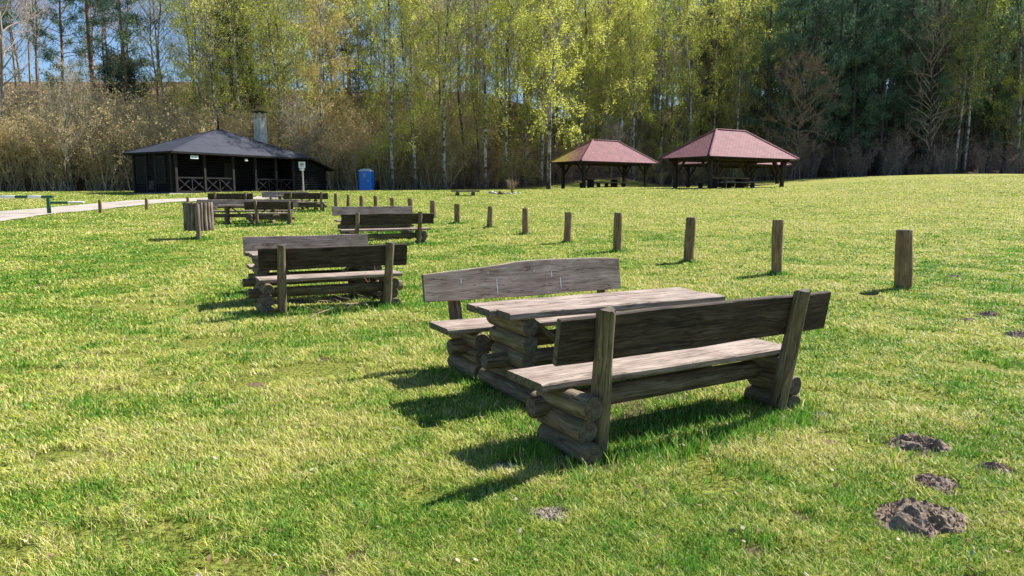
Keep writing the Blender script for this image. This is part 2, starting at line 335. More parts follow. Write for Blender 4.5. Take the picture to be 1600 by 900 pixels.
class MB:
    """collects lofted solids into one mesh; uv is in metres along / around each piece"""
    def __init__(s): s.v = []; s.f = []; s.m = []; s.sm = []; s.uv = []
    def loft(s, secs, ulist, mi=0, capmi=1, smooth=True, caps=True, voff=0.):
        secs = [np.asarray(q, float) for q in secs]; K = len(secs[0]); b = len(s.v)
        per = np.concatenate([[0], np.cumsum(np.linalg.norm(np.roll(secs[0], -1, 0) - secs[0], axis=1))])
        for q, u in zip(secs, ulist):
            for k in range(K + 1):
                s.v.append(q[k % K]); s.uv.append((u, per[k] + voff))
        for i in range(len(secs) - 1):
            for k in range(K):
                a = b + i * (K + 1) + k; s.f.append((a, a + 1, a + K + 2, a + K + 1)); s.m.append(mi); s.sm.append(smooth)
        if caps:
            for q, rev in ((secs[0], True), (secs[-1], False)):
                c = q.mean(0); b2 = len(s.v)
                e1 = q[0] - c; e1 /= (np.linalg.norm(e1) + 1e-9); nn = np.cross(q[0] - c, q[K // 4 + 1] - c); nn /= (np.linalg.norm(nn) + 1e-9); e2 = np.cross(nn, e1)
                for k in range(K): s.v.append(q[k]); s.uv.append(((q[k] - c) @ e1, (q[k] - c) @ e2))
                f = tuple(range(b2, b2 + K)); s.f.append(f[::-1] if rev else f); s.m.append(capmi); s.sm.append(False)
    def log(s, p0, p1, r0, r1=None, n=14, seg=7, wob=.03, mi=0, capmi=1, flat=0, rnd=None):
        rnd = rnd or R; r1 = r0 if r1 is None else r1
        p0 = np.array(p0, float); p1 = np.array(p1, float); d = p1 - p0; L = np.linalg.norm(d); d /= L
        up = np.array([0, 0, 1.]) if abs(d[2]) < .9 else np.array([0, 1., 0])
        a = np.cross(up, d); a /= np.linalg.norm(a); b = np.cross(d, a)
        ph = [rnd.uniform(0, 6.28) for _ in range(6)]
        th = np.arange(n) / n * 2 * math.pi; secs = []; us = []
        ts = [0, .012 / L] + [k / seg for k in range(1, seg)] + [1 - .012 / L, 1]
        for i, t in enumerate(ts):
            r = r0 + (r1 - r0) * t
            if i in (0, len(ts) - 1): r *= .93
            rr = r * (1 + wob * (np.sin(2 * th + ph[0] + t * 2) + .6 * np.sin(3 * th + ph[1] - t * 3) + .8 * math.sin(ph[2] + t * 5)))
            c = p0 + d * L * t + a * wob * r0 * 1.5 * math.sin(ph[3] + t * 4) + b * wob * r0 * math.sin(ph[4] + 3 * t)
            q = c + np.outer(np.cos(th) * rr, a) + np.outer(np.sin(th) * rr, b)
            secs.append(q); us.append(L * t)
        s.loft(secs, us, mi, capmi, True, True, rnd.uniform(0, 9))
    def plank(s, p0, p1, up, w, t, seg=12, wav=.004, mi=0, capmi=1, rnd=None, wfun=None, bev=.006):
        """p0->p1 centre line of the plank; up = thickness direction; w across; wfun(t)->(lo,hi) across limits"""
        rnd = rnd or R
        p0 = np.array(p0, float); p1 = np.array(p1, float); d = p1 - p0; L = np.linalg.norm(d); d /= L
        up = np.array(up, float); up -= d * (up @ d); up /= np.linalg.norm(up); a = np.cross(up, d)
        ph = [rnd.uniform(0, 6.28) for _ in range(6)]; secs = []; us = []
        for i in range(seg + 1):
            q = i / seg; lo, hi = (-w / 2, w / 2) if wfun is None else wfun(q)
            lo += wav * (math.sin(ph[0] + q * 7) + .6 * math.sin(ph[1] + q * 17)); hi += wav * (math.sin(ph[2] + q * 6) + .6 * math.sin(ph[3] + q * 15))
            tt = t / 2; sg = wav * .5 * math.sin(ph[4] + q * 3)
            pts = [(lo + bev, -tt), (hi - bev, -tt), (hi, -tt + bev), (hi, tt - bev), (hi - bev, tt)] + [(hi + (lo - hi) * f, tt) for f in (.33, .66)] + [(lo + bev, tt), (lo, tt - bev), (lo, -tt + bev)]
            c = p0 + d * L * q
            secs.append(np.array([c + a * x + up * (y + sg) for x, y in pts])); us.append(L * q)
        s.loft(secs, us, mi, capmi, False, True, rnd.uniform(0, 9))
    def box(s, c, size, rot=None, mi=0, bev=0):
        c = np.array(c, float); hx, hy, hz = [q / 2 for q in size]
        m = np.eye(3) if rot is None else np.array(rot)
        ax = int(np.argmax(size)); o = [k for k in range(3) if k != ax]
        h = [hx, hy, hz]; secs = []
        for sg in (-1, 1):
            q = []
            for e, f in ((-1, -1), (1, -1), (1, 1), (-1, 1)):
                v = [0, 0, 0]; v[ax] = sg * h[ax]; v[o[0]] = e * h[o[0]]; v[o[1]] = f * h[o[1]]; q.append(c + m @ np.array(v))
            if ax == 1: q = q[::-1]
            secs.append(q)
        s.loft(secs, [0, 2 * h[ax]], mi, mi, False, True, R.uniform(0, 9))
    def quad(s, pts, uvs=None, mi=0):
        b = len(s.v); pts = [np.array(p, float) for p in pts]
        if uvs is None:
            e1 = pts[1] - pts[0]; e1 /= np.linalg.norm(e1); nn = np.cross(e1, pts[-1] - pts[0]); nn /= np.linalg.norm(nn); e2 = np.cross(nn, e1)
            uvs = [((p - pts[0]) @ e1, (p - pts[0]) @ e2) for p in pts]
        for p, u in zip(pts, uvs): s.v.append(p); s.uv.append(u)
        s.f.append(tuple(range(b, b + len(pts)))); s.m.append(mi); s.sm.append(False)
    def build(s, name, mats, parent=None, label=None):
        me = bpy.data.meshes.new(name); me.from_pydata([tuple(v) for v in s.v], [], s.f)
        me.polygons.foreach_set('material_index', s.m); me.polygons.foreach_set('use_smooth', s.sm)
        for m in mats: me.materials.append(m)
        ul = me.uv_layers.new(name='UVMap'); li = np.zeros(len(me.loops), np.int32); me.loops.foreach_get('vertex_index', li)
        ul.data.foreach_set('uv', np.array(s.uv, np.float32)[li].ravel()); me.update()
        o = bpy.data.objects.new(name, me); C.objects.link(o)
        if parent: o.parent = parent
        if label: o['label'] = label
        return o

# ------------------------------------------------------------------ ground and road
WORN = [(1.0, 5.0, .38), (1.35, 5.15, .3), (.55, 4.2, .16), (.25, 4.62, .22), (.1, 6.0, .28), (.8, 5.55, .3), (1.25, 5.8, .3), (.3, 6.55, .3), (2.05, 5.05, .14), (-2.6, 10.9, .4), (-3.2, 10.6, .35), (-2.4, 11.6, .4), (-2.1, 9.9, .2)]
for _k in range(34): _y = math.exp(R.uniform(math.log(2.6), math.log(16))); WORN.append((R.uniform(-.7, .7) * _y, _y, R.uniform(.05, .11) * (_y / 3) ** .5))
def ground():
    ys = np.concatenate([np.arange(-30, 0, 2.), np.arange(0, 14, .12), np.arange(14, 40, .4), np.arange(40, 125, 1.0), np.arange(125, 400, 12.)])
    nx = 321; t = np.linspace(-1, 1, nx); xs = np.sign(t) * (np.abs(t) * 14 + np.abs(t) ** 4 * 250)
    X, Y = np.meshgrid(xs, ys); Z = terr(X, Y)
    near = (Y < 16)
    Z = Z + (vnoise(X, Y, .5, 3, 3) - .5) * .035 * near
    V = np.stack([X.ravel(), Y.ravel(), Z.ravel()], 1); ny = len(ys)
    i, j = np.meshgrid(np.arange(nx - 1), np.arange(ny - 1)); a = (j * nx + i).ravel()
    Fq = np.stack([a, a + 1, a + nx + 1, a + nx], 1)
    o = mesh_np('lawn', V, [Fq], [M['lawn']], smooth=np.ones(len(Fq), bool)); tag(o, kind='structure')
    edge = treeline(X)
    fo = sstep((Y - edge + 1.5) / 3.0)
    for wx, wy, wr in WORN: fo = np.maximum(fo, .95 * np.exp(-(((X - wx) ** 2 + (Y - wy) ** 2) / wr ** 2) ** 1.5))
    at_ = o.data.attributes.new('forest', 'FLOAT', 'POINT'); at_.data.foreach_set('value', fo.ravel().astype(np.float32))
def treeline(x):
    return np.interp(x, [-60, -40, -30, -16, -8, 5, 12, 16, 24, 40, 70], [52, 57, 61, 67, 71, 76, 81, 84, 87, 87, 86])
ground()

def road():
    lo = [(-60, 362), (0, 347), (77, 335), (157, 328), (200, 323), (260, 317), (330, 313.5), (430, 311), (500, 309)]
    hi = [(-60, 337), (0, 331), (77, 325), (150, 318.5), (200, 314), (260, 311.5), (330, 309), (430, 306.5), (500, 305.5)]
    A = [at(*p) for p in lo]; B = [at(*p) for p in hi]
    def res(P, n=90):
        P = np.array([[p.x, p.y] for p in P]); d = np.concatenate([[0], np.cumsum(np.linalg.norm(np.diff(P, axis=0), axis=1))])
        q = np.linspace(0, d[-1], n); return np.stack([np.interp(q, d, P[:, 0]), np.interp(q, d, P[:, 1])], 1)
    A = res(A); B = res(B); K = 9; V = []
    for i, (a, b) in enumerate(zip(A, B)):
        j = .18 * math.sin(i * .9) + .12 * math.sin(i * 2.3)
        for k in range(K):
            p = a + (b - a) * k / (K - 1)
            if k == 0: p = p + (a - b) / np.linalg.norm(a - b) * j
            V.append((p[0], p[1], tz(p[0], p[1]) + .03))
    Fq = [(i * K + k, i * K + k + 1, (i + 1) * K + k + 1, (i + 1) * K + k) for i in range(len(A) - 1) for k in range(K - 1)]
    o = mesh_np('gravel_road', V, [np.array(Fq)[:, ::-1]], [M['gravel']], smooth=np.ones(len(Fq), bool)); tag(o, kind='structure')
    return A, B
ROAD = road()

# ------------------------------------------------------------------ log benches and tables
W_LOG = [M['log'], M['end']]
def bench(x, y, ang, L=2.2, board=(-1.15, 1.25), posts=(-.9, .7), sup=(-.95, .9), btop=.88, bh=.29, arch=None, bmat='board', seatd=.42, front=-.22,
          label='', group='log benches of the picnic sets', st=None, pdrop=0, tilt=0, cant=(0, 0), supy=(.32, .32)):
    """local x along, local +y toward the backrest"""
    z = tz(x, y); t = empty('log_bench', (x, y, z), ang); t.rotation_euler = (tilt, 0, ang)
    tag(t, label, 'bench', group); rnd = random.Random(int(x * 100 + y * 37))
    r = .077
    for sx, sy_ in zip(sup, supy):
        for k, zc in enumerate((.055, .195, .335)):
            mb = MB(); e = rnd.uniform(-.03, .03)
            mb.log((sx + rnd.uniform(-.012, .012), front + e, zc), (sx + rnd.uniform(-.012, .012), sy_ + e + .03 * (k == 0), zc), r, r * .96, wob=.035, rnd=rnd)
            mb.build('support_log', W_LOG, t)
    mb = MB(); s0, s1 = st or (sup[0] - .2, sup[1] + .2)
    mb.log((s0, .0, .262), (s1, .0, .262), .07, .066, seg=14, rnd=rnd); mb.build('stretcher', W_LOG, t)
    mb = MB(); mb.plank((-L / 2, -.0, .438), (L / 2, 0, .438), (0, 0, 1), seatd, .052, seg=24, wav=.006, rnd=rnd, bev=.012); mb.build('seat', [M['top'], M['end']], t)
    lean = .17
    for px, ct in zip(posts, cant):
        mb = MB(); c = rnd.uniform(-.02, .02)
        # half-round post, flat side to the board
        p0 = np.array([px + c, .27, -.06]); p1 = np.array([px - c + ct, .27 + (btop + .07) * lean * 1.1, btop + .03 - pdrop + rnd.uniform(0, .02)])
        d = (p1 - p0); Ld = np.linalg.norm(d); d /= Ld; a = np.array([1., 0, 0]); b = np.cross(d, a); secs = []; us = []
        th = np.linspace(math.pi, 2 * math.pi, 9); ph = rnd.uniform(0, 6)
        for q in np.linspace(0, 1, 9):
            rr = .054 * (1.12 - .18 * q) * (1 + .04 * math.sin(ph + q * 9))
            pts = [p0 + d * Ld * q + a * math.cos(w) * rr - b * (math.sin(w) * rr * 1.15) for w in th]
            pts += [pts[-1] - b * .03, pts[0] - b * .03]
            secs.append(pts); us.append(q * Ld)
        for k, w in enumerate(range(len(secs[-1]))): secs[-1][w] = secs[-1][w] - d * .02 * (k % 3 == 0)
        mb.loft(secs, us, 0, 1, True, True, rnd.uniform(0, 9)); mb.build('post', [M['log'], M['end']], t)
    zb = btop - bh / 2; yb = .27 + (zb + .03) * lean * 1.1 - .055
    upv = (0, -math.cos(lean), math.sin(lean))
    ctr = np.array([0, yb, zb]); x0, x1 = board
    mb = MB()
    wf = None
    if arch: wf = arch
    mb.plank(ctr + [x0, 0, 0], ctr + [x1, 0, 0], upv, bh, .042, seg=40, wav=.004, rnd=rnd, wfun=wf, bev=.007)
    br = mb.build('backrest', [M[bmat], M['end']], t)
    if arch:
        u_ = np.array(upv, float); u_ /= np.linalg.norm(u_); a_ = np.cross(u_, [1., 0, 0])
        for q, hi, ln, w in ((.17, .055, .05, .004), (.34, .03, .16, .005), (.53, .10, .03, .004), (.62, .07, .06, .006), (.665, .01, .11, .006), (.30, .10, .02, .004)):
            c_ = ctr + [x0 + (x1 - x0) * q, 0, 0] + u_ * .0245; pts = []
            for dx, dz in ((-w * .6, hi), (w * .6, hi), (w, hi - ln * .6), (w * .5, hi - ln), (-w * .3, hi - ln), (-w, hi - ln * .5)): pts.append(c_ + np.array([dx, 0, 0]) + a_ * dz)
            mb = MB(); mb.quad(pts[::-1]); mb.build('pale_streak', [M['sign_white']], br)
    return t
def table(x, y, ang, L=2.12, W=.66, h=.72, sup=(-.85, .8), label='', overh=0):
    z = tz(x, y); t = empty('log_table', (x, y, z), ang); tag(t, label, 'table', 'log tables of the picnic sets'); rnd = random.Random(int(x * 91 + y * 17))
    mb = MB(); ws = [W * .36, W * .34, W * .29]; y0 = -W / 2
    for k, w in enumerate(ws):
        mb.plank((-L / 2 + rnd.uniform(-.04, .05), y0 + w / 2, h - .028), (L / 2 + rnd.uniform(-.05, .04), y0 + w / 2, h - .028 + rnd.uniform(-.004, .004)), (0, 0, 1), w - .008, .055, seg=24, wav=.0035, rnd=rnd, bev=.009)
        y0 += w
    mb.build('tabletop', [M['top'], M['end']], t)
    nlog = 5; hh = h - .057; r = hh / nlog / 2 * 1.05
    for sx in sup:
        for k in range(nlog):
            mb = MB(); half = (.48, .40, .27, .28, .31)[k] * rnd.uniform(.95, 1.05); e = rnd.uniform(-.02, .02); dx = rnd.uniform(-.012, .012)
            zc = hh * (k + .5) / nlog
            mb.log((sx + dx, -half + e, zc), (sx + dx, half + e, zc), r, r, wob=.035, rnd=rnd); mb.build('support_log', W_LOG, t)
    mb = MB(); mb.log((sup[0] - .24, 0, .30), (sup[1] + .24, 0, .30), .062, .06, seg=14, rnd=rnd); mb.build('stretcher', W_LOG, t)
    for sx, sg in ((sup[0], 1), (sup[1], -1)):
        mb = MB(); mb.plank((sx + sg * .50, 0.0, .34), (sx + sg * .09, 0.0, h - .06), (sg * 1, 0, 1), .09, .045, seg=4, rnd=rnd, mi=0); mb.build('brace', W_LOG, t)
    return t

def archB(q):
    top = np.interp(q, [0, .12, .28, .45, .62, .8, .93, 1], [.105, .125, .155, .188, .195, .188, .175, .165]); return (-top, .15) if False else (-.15, top)
A1 = math.radians(30.5)
def flip(f): return f
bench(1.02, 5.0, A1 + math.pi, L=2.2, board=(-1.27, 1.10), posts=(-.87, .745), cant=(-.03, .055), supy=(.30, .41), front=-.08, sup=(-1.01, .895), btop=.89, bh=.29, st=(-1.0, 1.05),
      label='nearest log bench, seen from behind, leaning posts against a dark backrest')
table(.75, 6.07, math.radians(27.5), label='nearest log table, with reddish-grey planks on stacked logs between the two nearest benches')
bench(.36, 6.78, math.radians(27.5), L=2.25, board=(-1.12, 1.03), posts=(-.80, .86), sup=(-.82, .88), btop=.925, bh=.32, pdrop=.12, arch=archB, bmat='board_lit', seatd=.44,
      label='log bench behind the nearest table, its backrest humped along the top with pale streaks')

def board_bench(pl, pr, hz, **k):
    """place a bench from where its backrest's top corners are in the view (camera sees its back if back=True)"""
    a = at(*pl, hz); b = at(*pr, hz); ang = math.atan2(b.y - a.y, b.x - a.x); mid = (a + b) / 2; return a, b, ang, mid
def set_pair(near, far, asz, names, tbl=True, pn=None, pf=None, amid=None):
    """near: bench seen from behind, far: bench facing camera; each = (px,py) left and right of backrest top"""
    out = []
    for which, seg in (('near', near), ('far', far)):
        if seg is None: continue
        a, b, ang, mid = board_bench(*seg[:2], .88); L = (b - a).length
        if asz is not None: ang = asz
        back = Vector((math.sin(ang), -math.cos(ang), 0)) * (1 if which == 'near' else -1)   # towards the backrest side
        c = mid - back * .38
        rot = ang + math.pi if which == 'near' else ang
        hb = L / 2
        kw = dict(seg[2]) if len(seg) > 2 else {}
        lab = names[0] if which == 'near' else names[2]
        Lb = kw.pop('Lb', L); hb = Lb / 2
        bench(c.x, c.y, rot, L=kw.pop('L', Lb * .98), board=(-hb, hb), posts=kw.pop('posts', (-hb * .68, hb * .68)), sup=kw.pop('sup', (-hb * .78, hb * .78)), label=lab, **kw)
        out.append((c, ang))
    return out
# second set
c2 = set_pair(((402, 389), (638, 382), dict(posts=(-.72, .70), sup=(-.82, .88))), ((380, 371), (572, 364.5), dict(bmat='board_lit', pdrop=.05)), math.radians(26),
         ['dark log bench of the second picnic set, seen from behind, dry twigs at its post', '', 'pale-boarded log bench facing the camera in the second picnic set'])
m = (c2[0][0] + c2[1][0]) / 2
table(m.x - .02, m.y, math.radians(26), L=1.95, label='log table almost hidden between the two benches of the second picnic set')
c3 = set_pair(((537, 337), (673, 331.5), {}), ((520, 324), (642, 320), dict(bmat='board_lit', pdrop=.05)), math.radians(25),
         ['dark log bench seen from behind in the third picnic set, beside the bollards', '', 'pale scratched log bench facing the camera in the third picnic set'])
m = (c3[0][0] + c3[1][0]) / 2
table(m.x, m.y, math.radians(25), label='log table hidden behind the dark backrest of the third picnic set')
# fourth set beside the bin, fifth and sixth behind it
c4 = set_pair(((381, 316.5), (458, 314.5), dict(posts=(-.72, .45))), ((335, 309.5), (443, 312.5), dict(bmat='board_lit', pdrop=.05)), math.radians(12),
         ['short log bench seen from behind, two benches beyond the slatted bin', '', 'log bench with a bird-marked pale board facing the camera beside the slatted bin'])
m = (c4[0][0] * .45 + c4[1][0] * .55)
table(m.x - .25, m.y, math.radians(12), L=2.3, label='log table with diagonal braces in the picnic set beside the slatted bin')
c5 = set_pair(((443, 302.5), (512, 301.5), {}), None, math.radians(20), ['farthest log bench to the right, seen from behind in front of the dark hut'])
q = c5[0][0]; dv = Vector((-math.sin(math.radians(20)), math.cos(math.radians(20)), 0)) ; al = Vector((math.cos(math.radians(20)), math.sin(math.radians(20)), 0))
m = q + dv * 1.0 - al * .25; table(m.x, m.y, math.radians(20), label='log table with a brace showing behind the farthest right-hand bench')
m = q + dv * 1.75 - al * .7; bench(m.x, m.y, math.radians(20), L=2.2, board=(-1.2, 1.0), posts=(-.8, .7), bmat='board_lit', label='log bench facing the camera in the farthest right-hand set, mostly behind its neighbour')
c6 = set_pair(((324, 303.5), (395, 302), {}), None, math.radians(14), ['log bench directly behind the slatted bin, its dark back towards the road'])
q = c6[0][0]; m = q + dv * .95; table(m.x, m.y, math.radians(14), label='log table hidden behind the bench nearest the road')

# ------------------------------------------------------------------ slatted bin
def litter_bin():
    p = at(311, 375); t = empty('slatted_bin', p, .35); tag(t, 'round litter bin clad in upright half-log slats, hung on a short post in the grass', 'litter bin')
    rnd = random.Random(3); n = 19; rad = .36
    for k in range(n):
        a = 2 * math.pi * k / n; cx = math.cos(a) * rad; cy = .42 + math.sin(a) * rad; mb = MB()
        z0 = .27 + rnd.uniform(-.015, .015); z1 = 1.10 + rnd.uniform(-.012, .012)
        mb.log((cx, cy, z0), (cx, cy, z1), .062, .058, n=10, seg=5, wob=.05, rnd=rnd); mb.build('slat', [M['slat'], M['end']], t)
    mb = MB(); th = np.arange(24) / 24 * 2 * math.pi
    for (r0, z0, z1) in ((.315, .32, .34),):
        secs = [[(math.cos(a) * r0, .42 + math.sin(a) * r0, z) for a in th] for z in (z0, z1)]; mb.loft(secs, [0, .1], 0, 0)
    mb.build('bin_bottom', [M['dark_wood']], t)
    mb = MB()
    for i in range(24):
        a, b = th[i], th[(i + 1) % 24]
        for r in (.30, .29):
            mb.quad([(math.cos(a) * r, .42 + math.sin(a) * r, .34), (math.cos(b) * r, .42 + math.sin(b) * r, .34), (math.cos(b) * r, .42 + math.sin(b) * r, 1.05), (math.cos(a) * r, .42 + math.sin(a) * r, 1.05)])
    mb.build('liner', [M['dark_wood']], t)
    mb = MB(); mb.log((0, -.05, -.1), (0, -.03, 1.06), .07, .066, n=12, rnd=rnd); mb.build('post', [M['slat'], M['end']], t)
litter_bin()

# ------------------------------------------------------------------ bollards
BOL = [(1411, 452, 359, 24, 'tall weathered bollard farthest right, nearest the camera in its row'),
 (1213, 429, 344, 16, 'slim bollard with a chipped side, second from the right in the row'),
 (1076, 410, 340, 15, 'thick bollard third from the right, behind the end of the nearest table'),
 (964, 394, 333, 13, 'bollard fourth from the right, level with the right end of the humped backrest'),
 (887, 380, 332, 11.5, 'bollard fifth from the right, standing above the humped backrest'),
 (821, 367, 326, 10.5, 'leaning bollard sixth from the right, short shadow at its foot'),
 (765, 356.5, 323, 9, 'bollard seventh from the right, in front of the gap left of the small shelter'),
 (715, 349.5, 319, 9, 'bollard eighth from the right, below the low plank seat by the wood'),
 (677, 341, 314, 8.5, 'bollard just right of the dark third bench backrest'),
 (641, 335, 310.5, 7.5, 'bollard rising at the right end of the pale scratched backrest'),
 (613, 331, 309.5, 7, 'stubby bollard above the right half of the pale scratched backrest'),
 (587, 328, 306.5, 6.5, 'bollard straight below the blue toilet cabin, to its right'),
 (565, 326, 306.5, 6, 'bollard straight below the blue toilet cabin, to its left'),
 (544.5, 324.5, 305, 5.5, 'second bollard from the left end of the long row'),
 (525.5, 322.5, 302.5, 5.5, 'bollard at the far left end of the long row, right of the farthest bench'),
 (157, 333, 313, 5.5, 'small bollard beside the gravel road, left of the pair'),
 (229, 328, 310, 5, 'small bollard beside the gravel road, right of the pair'),
 (295, 327, 308, 4.5, 'small bollard showing just above the slatted bin, by the road')]
for i, (px, yb, yt, w, lab) in enumerate(BOL):
    p = at(px, yb); d = p.y; rnd = random.Random(i + 40)
    h = (yb - yt) * d / F * 1.005; r = w * d / F / 2 * 1.03
    mb = MB(); lx, ly = rnd.uniform(-.03, .03), rnd.uniform(-.03, .03)
    if i == 0: lx = .03
    mb.log((0, 0, -.15), (lx, ly, h), r * 1.02, r * .95, n=12, seg=8, wob=.05, rnd=rnd)
    o = mb.build('bollard', [M['bollard'], M['end']]); o.location = p; o.rotation_euler = (0, 0, rnd.uniform(0, 6))
    tag(o, lab, 'bollard', 'bollards along the edges of the picnic lawn')

# ------------------------------------------------------------------ road barrier
def barrier():
    p = at(77, 334); t = empty('road_barrier', p); tag(t, 'green and white striped pole barrier across the gravel road at the far left', 'barrier')
    s = p.y / F
    mb = MB(); mb.log((0, 0, -.1), (0, 0, 25 * s), .085, .08, n=12, wob=.0); mb.build('post', [M['green_paint'], M['green_paint']], t)
    zt = 26 * s; mb = MB(); x = 12 * s; k = 0; cuts = [88, 70, 49, 29, 6, -16, -40, -64, -90]
    for a, b in zip(cuts[:-1], cuts[1:]):
        zc = zt + .0 * k
        mb.log(((a - 77) * s, -.13, zc), ((b - 77) * s, -.13, zc), .062, .062, n=12, seg=2, wob=0, mi=k % 2, capmi=0)
        k += 1
    mb.build('boom', [M['green_paint'], M['white_paint']], t)
    mb = MB(); mb.log((0, .05, 17 * s), (24 * s, .3, 17 * s), .055, .055, n=12, seg=2, wob=0, mi=0, capmi=0)
    mb.log((24 * s, .3, 17 * s), (45 * s, .5, 17.5 * s), .055, .055, n=12, seg=2, wob=0, mi=1, capmi=1)
    mb.build('lower_arm', [M['green_paint'], M['white_paint']], t)
barrier()

# ------------------------------------------------------------------ hut
def hut():
    cx, cy = -22.8, 50.; Xd = np.array([.5, .866]); ang = math.atan2(.866, .5)
    g = 1.66; t = empty('dark_hut', (cx, cy, g), ang)
    tag(t, 'low black-stained timber hut with a grey felt hipped roof, open porch and spike', 'hut')
    Dp = 5.4; ze = 2.80; ap = np.array([6.0, 2.7, 4.78]); Lx = 12.9; th = .13
    # roof
    mb = MB(); c0, c1, c2, c3 = [np.array(q) for q in ((0, 0, ze), (Lx, 0, ze + .02), (Lx, Dp, ze), (0, Dp, ze))]
    e0 = np.array([15.5, .1, 1.98]); e1 = np.array([15.5, Dp - .1, 1.98])
    for a, b in ((c0, c1), (c3, c0), (c2, c3)): mb.quad([a, b, ap])
    mb.quad([c1, c2, ap])
    mb.quad([c1, e0, e1, c2])
    dn = np.array([0, 0, -th])
    for a, b in ((c0, c1), (c1, e0), (e0, e1), (e1, c2), (c2, c3), (c3, c0)): mb.quad([a + dn, b + dn, b, a], mi=1)
    lift = np.array([0, 0, .0])
    mb.quad([c3 + dn, c2 + dn, c1 + dn, c0 + dn], mi=1); mb.quad([c2 + dn, e1 + dn, e0 + dn, c1 + dn], mi=1)
    mb.build('roof', [M['tar_roof'], M['dark_wood']], t)
    mb = MB()
    for a in (c0, c1, c2, c3):
        d = ap - a; mb.box((a + ap) / 2 + [0, 0, .03], (.001, .001, .001)) if False else mb.log(a + d * .01 + [0, 0, .0], ap - d * .004 + [0, 0, 0], .05, .05, n=6, seg=3, wob=0)
    mb.build('ridge_cap', [M['tar_roof'], M['tar_roof']], t)
    mb = MB(); mb.log(ap - [0, 0, .1], ap + [0, 0, 1.15], .09, .018, n=8, seg=4, wob=.02); mb.build('finial', [M['dark_wood'], M['dark_wood']], t)
    # walls with horizontal log relief
    def wallseg(name, p, q, z0, z1, dz=.19):
        m2 = MB(); p = np.array(p, float); q = np.array(q, float); n = int((z1 - z0) / dz)
        for k in range(n):
            z = z0 + dz * (k + .5); m2.log((*p, z), (*q, z), dz * .54, dz * .54, n=10, seg=3, wob=.01)
        return m2.build(name, [M['dark_wood'], M['dark_wood']], t)
    top = ze - th; yi = .55; xi = .5
    wallseg('side_wall', (xi, yi + .1), (xi, Dp - .5), .0, top + .1)
    wallseg('back_wall', (xi, Dp - .5), (12.4, Dp - .5), 0, top + .1)
    wallseg('porch_wall', (1.0, 2.3), (11.2, 2.3), .15, top + .1)
    wallseg('extension_wall', (11.3, yi), (12.7, yi), 0, top)
    wallseg('extension_wall', (11.32, yi + .1), (11.32, 2.4), 0, top + .1)
    wallseg('back_wall', (12.4, Dp - .5), (14.9, Dp - .6), 0, 1.9)
    wallseg('extension_wall', (12.7, yi), (14.9, yi), 0, 1.95)
    wallseg('extension_wall', (14.9, yi), (14.9, Dp - .6), 0, 1.9)
    # gable infill above low extension
    mb = MB(); mb.quad([(12.7, yi, 1.8), (14.8, yi, 1.8), (14.8, yi, 2.1), (12.7, yi, 2.75)]); mb.build('extension_infill', [M['dark_wood']], t)
    mb = MB(); mb.box((6.2, 1.4, -.09), (11.4, 2.0, .22)); mb.box((6.3, .28, -.22), (2.6, .5, .16)); mb.build('porch_floor', [M['rail_wood']], t)
    mb = MB(); mb.box((6.4, 2.6, -.35), (13.0, 4.6, .7)); mb.box((13.6, 2.6, -.3), (3.0, 4.4, .62)); mb.build('plinth', [M['concrete']], t)
    for x in (.62, 2.9, 5.35, 7.4, 9.4, 11.2):
        mb = MB(); mb.box((x, yi - .05, (top) / 2), (.17, .17, top)); mb.build('porch_post', [M['rail_wood']], t)
    for x0, x1, n in ((.7, 5.27, 4), (7.48, 11.1, 3)):
        m2 = MB(); y = yi - .05; w = (x1 - x0) / n
        m2.box(((x0 + x1) / 2, y, 1.06), (x1 - x0 - .1, .09, .09)); m2.box(((x0 + x1) / 2, y, .12), (x1 - x0 - .1, .08, .08))
        for k in range(n):
            a = x0 + k * w; b = a + w
            if k: m2.box((a, y, .59), (.07, .075, .84))
            an = math.atan2(.82, w - .1); Ld = math.hypot(.82, w - .1)
            for sg, yy in ((1, .035), (-1, -.035)):
                ca, sa = math.cos(an * sg), math.sin(an * sg); m2.box(((a + b) / 2, y + yy, .59), (Ld, .035, .07), rot=[[ca, 0, -sa], [0, 1, 0], [sa, 0, ca]])
        m2.build('railing', [M['rail_wood']], t)
    mb = MB(); mb.box((6.4, 2.18, 1.2), (1.0, .06, 2.1)); d = mb.build('door', [M['rail_wood']], t)
    mb = MB(); mb.box((6.05, 2.13, 1.15), (.04, .05, .14)); mb.build('handle', [M['grating']], d)
    # boarded panels and louvres on the left side
    for y0, y1, z0, z1 in ((1.35, 2.2, .75, 2.4), (3.55, 4.4, .75, 2.4)):
        mb = MB(); mb.box((xi - .12, (y0 + y1) / 2, (z0 + z1) / 2), (.05, y1 - y0, z1 - z0))
        o = mb.build('shutter', [M['dark_wood']], t); f = MB()
        for (yy, zz, sy, sz) in (((y0 + y1) / 2, z0 - .05, y1 - y0 + .2, .09), ((y0 + y1) / 2, z1 + .05, y1 - y0 + .2, .09), (y0 - .05, (z0 + z1) / 2, .09, z1 - z0 - .01), (y1 + .05, (z0 + z1) / 2, .09, z1 - z0 - .01)):
            f.box((xi - .13, yy, zz), (.07, sy, sz))
        f.build('frame', [M['rail_wood']], o)
    mb = MB()
    for k in range(7): mb.box((xi - .13, 2.95 - .08 * (k > 3), .28 + k * .085), (.03, .62 - .1 * (k % 3), .025))
    mb.build('vent_louvre', [M['grating']], t)
    for yy in (2.4, 3.35, Dp - .6, yi + .15):
        mb = MB(); mb.box((xi - .12, yy, top / 2), (.09, .13, top)); mb.build('corner_board', [M['rail_wood']], t)
    # chimney
    mb = MB(); a = np.array([10.9, 3.7]); w = .36
    z0, z1 = 2.6, 6.05
    mb.box((a[0], a[1], (z0 + z1) / 2), (w * 2, w * 2, z1 - z0))
